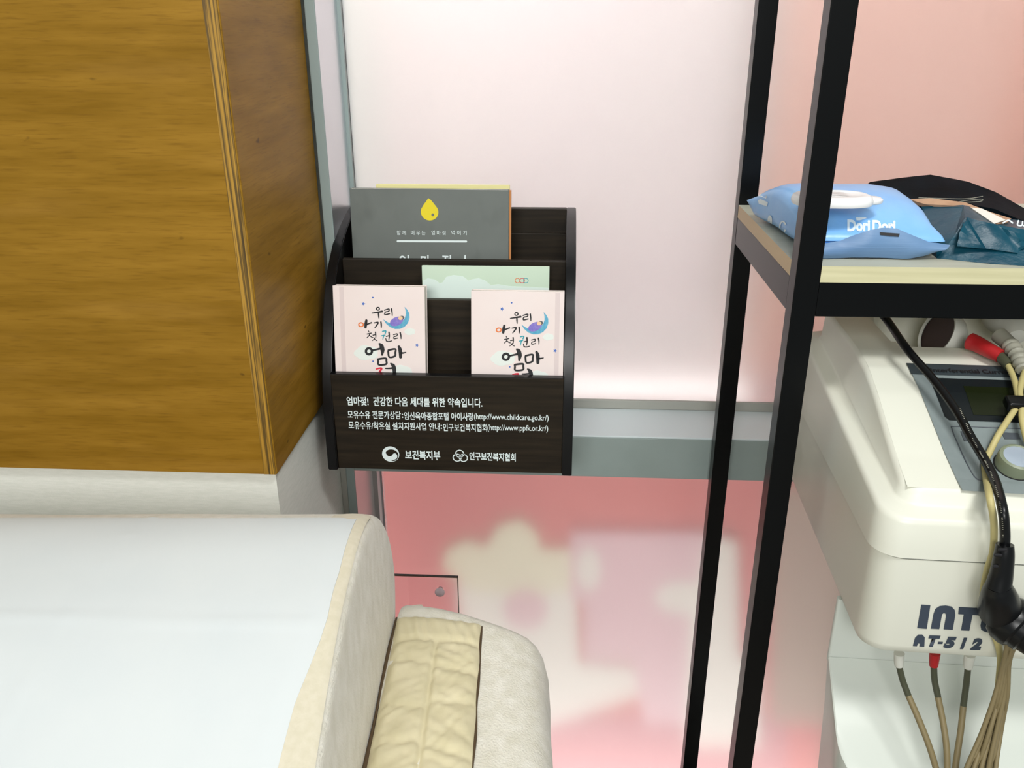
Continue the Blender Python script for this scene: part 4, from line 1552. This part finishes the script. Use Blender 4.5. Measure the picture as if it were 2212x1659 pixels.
def edge_u(s):
    if s <= ctrl[0][1]:
        return ctrl[0][0]
    for (u0, s0), (u1, s1) in zip(ctrl, ctrl[1:]):
        if s <= s1:
            return u0 + (u1 - u0) * (s - s0) / max(1e-6, s1 - s0)
    return ctrl[-1][0]


S_TOP = .705


def bandf(s, t):
    ss = .02 + (S_TOP + .06 - .02) * s
    a_, b_, nn = slab(ss)
    u0, u1 = edge_u(ss) - .03, US - .004
    uu = u0 + (u1 - u0) * t
    hgt = .0012 + .0016 * sin(pi * t)
    if t > .97:
        hgt = -.001
    return Cc(uu, a_ + nn.x * hgt, b_ + nn.y * hgt)


obj('edge_band', grid(bandf, 60, 14), MT['plushband'], rc, 'smooth cream band')

# armrest
AU0, AU1 = -.157, .034
SEC = [(-.157, .30), (-.157, .60), (-.157, .78), (-.1565, .803), (-.153, .8125), (-.145, .8165), (-.125, .8195), (-.10, .8205), (-.07, .8195), (-.045, .8175), (-.022, .8155), (-.004, .8125), (.012, .807), (.0235, .798), (.0315, .783), (.036, .758), (.0375, .72), (.0375, .68), (.036, .60), (.036, .45), (.036, .30)]


def vend(u_):
    return .922 - .33 * (u_ + .157) 


bm = bmesh.new()
rings = []
stations = [.10 + .055 * k for k in range(13)]
stat = [(None, v_, 0.0) for v_ in stations] + [(1, f, 0) for f in (.0, 15, 30, 45, 60, 74, 86)]
RR = .030
for kind_, val, _ in stat:
    ring = []
    for j, (a_, b_) in enumerate(SEC):
        ve = vend(a_)
        if kind_ is None:
            q = (val - .10) / (stations[-1] - .10)
            v_ = .10 + (ve - RR - .012 - .10) * q
            ins = 0
        else:
            v_ = ve - RR + RR * sin(radians(val))
            ins = RR * (1 - cos(radians(val)))
        pa, pb = SEC[max(j - 1, 0)], SEC[min(j + 1, len(SEC) - 1)]
        t = Vector((pb[0] - pa[0], pb[1] - pa[1]))
        t = t.normalized() if t.length else Vector((0, 1))
        nn = Vector((-t.y, t.x))
        wob = mnoise.noise(Vector((a_ * 14, v_ * 12, b_ * 14))) * .0035
        fz = .0 if b_ > .45 else 0
        ring.append(bm.verts.new(Cc(a_ - nn.x * (ins - wob), v_, b_ - nn.y * (ins - wob) + fz)))
    rings.append(ring)
for A, C in zip(rings, rings[1:]):
    for k in range(len(SEC) - 1):
        bm.faces.new((A[k], A[k + 1], C[k + 1], C[k]))
    bm.faces.new((A[-1], A[0], C[0], C[-1]))
bm.faces.new(rings[0])
bm.faces.new(rings[-1])
bmesh.ops.recalc_face_normals(bm, faces=bm.faces)
bmesh.ops.triangulate(bm, faces=[f for f in bm.faces if len(f.verts) > 4])
arm = obj('armrest', bm, MT['plush'], rc, angle=70)


def arm_z(u_):
    for (a_, b_), (c_, d_) in zip(SEC[3:], SEC[4:]):
        if u_ <= c_:
            return b_ + (d_ - b_) * (u_ - a_) / (c_ - a_)
    return .80


# quilted panel on the armrest
QU0, QU1 = -.1535, -.046
VQ = .872


def quilt(s, t):
    u_ = QU0 + (QU1 - QU0) * s
    vend_ = VQ - .16 * (u_ - QU0)
    v_ = .10 + (vend_ - .10) * t
    d_top = vend_ - v_
    dc = abs(u_ - (-.099 - .02 * (.87 - v_) * .3))
    e = min(u_ - QU0, QU1 - u_, d_top + .004)
    puff = .0048 * min(1, max(0, e) / .012) ** .6
    seams = []
    side = 1 if u_ > -.1 else -1
    for k, dd in enumerate((.043, .082, .145, .205, .275, .35)):
        wv = .004 * sin(22 * u_ + k * 2.3) + (.0055 * sin(k * 1.9 + 1) + .10 * (u_ + .1) * sin(k * 2.7) if k else 0) * (1 if side > 0 else -.6)
        seams.append(abs(d_top - dd - wv))
    dmin = min(seams)
    if d_top > .043:
        puff -= .0042 * math.exp(-(dc / .003) ** 2)
    puff -= (.0040 if seams[0] == dmin else .0026) * math.exp(-(dmin / .004) ** 2)
    fan = min(1.0, dc / .012)
    wr = mnoise.noise(Vector((u_ * 26 + side * 3, (v_ + side * u_ * .55) * 95, 2))) + .6 * mnoise.noise(Vector((u_ * 60, (v_ - side * u_ * .9) * 120, 5)))
    amp = .0016 + .0012 * fan
    if d_top < .043:
        wr = 1.2 * mnoise.noise(Vector(((u_ - d_top * .3) * 120, v_ * 22, 7)))
    return Cc(u_, v_, arm_z(u_) + max(.0005, puff + amp * wr * min(1, max(0, e) / .008)))


obj('quilted_panel', grid(quilt, 56, 190), MT['quilt'], arm, 'beige quilted cotton panel', angle=80)
sm = tube([Cc(-.1555, .10 + (.885 - .10) * k / 14, arm_z(-.1545) + .002 - (.004 if k == 14 else 0)) for k in range(15)], lambda t: .0022 + .0008 * sin(t * 30), 8, 3)
obj('seam', sm, MT['seam'], arm, 'dark brown seam', smooth=True)
sm = tube([Cc(-.0455 + .0006 * sin(k * 2.1), .10 + (.853 - .10) * k / 24, arm_z(-.0455) + .0008) for k in range(25)], lambda t: .0012 + .0005 * sin(t * 60), 8, 3)
obj('seam', sm, MT['seam'], arm, 'thin brown seam', smooth=True)
obj('far_armrest', B(-.93, -.805, .15, .88, .12, .80, bev=.03, seg=4), MT['plush'], rc)
obj('seat_base', B(-.80, -.16, .02, .62, .10, .56, bev=.02, seg=3), MT['plush'], rc)
obj('plinth', B(-.90, .03, .10, .82, 0, .115, bev=.008), MT['seam'], rc)
obj('arm_skirt', B(-.155, .032, .10, .80, .11, .32, bev=.012), MT['plush'], rc)

# white sheet spread over the backrest
CR = []


def crease(u_, s):
    h = 0
    h += .0011 * math.exp(-((s - c1(u_)) / .0045) ** 2)
    dd = s - (DG[0][1] + (u_ - DG[0][0]) * (DG[1][1] - DG[0][1]) / (DG[1][0] - DG[0][0]) + .006 * sin(u_ * 30))
    h += .0010 * math.exp(-(dd / .007) ** 2)
    h += .0008 * mnoise.noise(Vector((u_ * 7, s * 9, 3)))
    return h


S1 = slab_hit(350, 1345)[1]
DG = (slab_hit(285, 1160), slab_hit(60, 1480))


def c1(u_):
    return S1 + .004 * sin(u_ * 9)


U_L = UL - .004


def sheetf(s, t):
    ss = .015 + (S_TOP - .015) * s
    a_, b_, nn = slab(ss)
    u1 = edge_u(ss)
    if s > .965:
        u1 = u1 - .03 * ((s - .965) / .035) * 0 
    uu = U_L + (u1 - U_L) * t
    hgt = .0042 + crease(uu, ss)
    if t > .985:
        hgt = .0031
    return Cc(uu, a_ + nn.x * hgt, b_ + nn.y * hgt)


obj('sheet', solidify(grid(sheetf, 90, 90), .0008), MT['sheet'], None, 'white disposable sheet spread over the reclined backrest of the ivory chair', cat='sheet', angle=70)

# ------------------------------------------------------------------ clear acrylic plate on the lower glass
P1 = at(990, 1243, Y=1.3385)
ap = thing('acrylic_plate', 'clear acrylic plate with a round screw on the pink lower glass', 'plate', (P1.x - .1, 1.34, P1.z - .2))
obj('plate', B(P1.x - .22, P1.x, 1.3325, 1.3385, P1.z - .2, P1.z, bev=.0006), MT['acrylic'], ap, smooth=False)
bm = B(P1.x - .22, P1.x, 1.3318, 1.3328, P1.z - .0012, P1.z)
box(bm, P1.x - .0014, P1.x, 1.3318, 1.3328, P1.z - .2, P1.z - .0012)
obj('plate_edge', bm, MT['seam'], ap, 'dark edge lines', smooth=False)
P2 = at(950, 1279, Y=1.332)
obj('screw', lathe([(0, .0), (.0095, .0), (.0095, .002), (.007, .0038), (0, .0042)], (P2.x, 1.3323, P2.z), (0, -1, 0), 28), MT['cap'], ap, 'clear round screw cap')
obj('standoff', lathe([(0, 0), (.005, 0), (.005, .013), (0, .013)], (P2.x, 1.3323, P2.z), (0, 1, 0), 20), MT['screw'], ap)
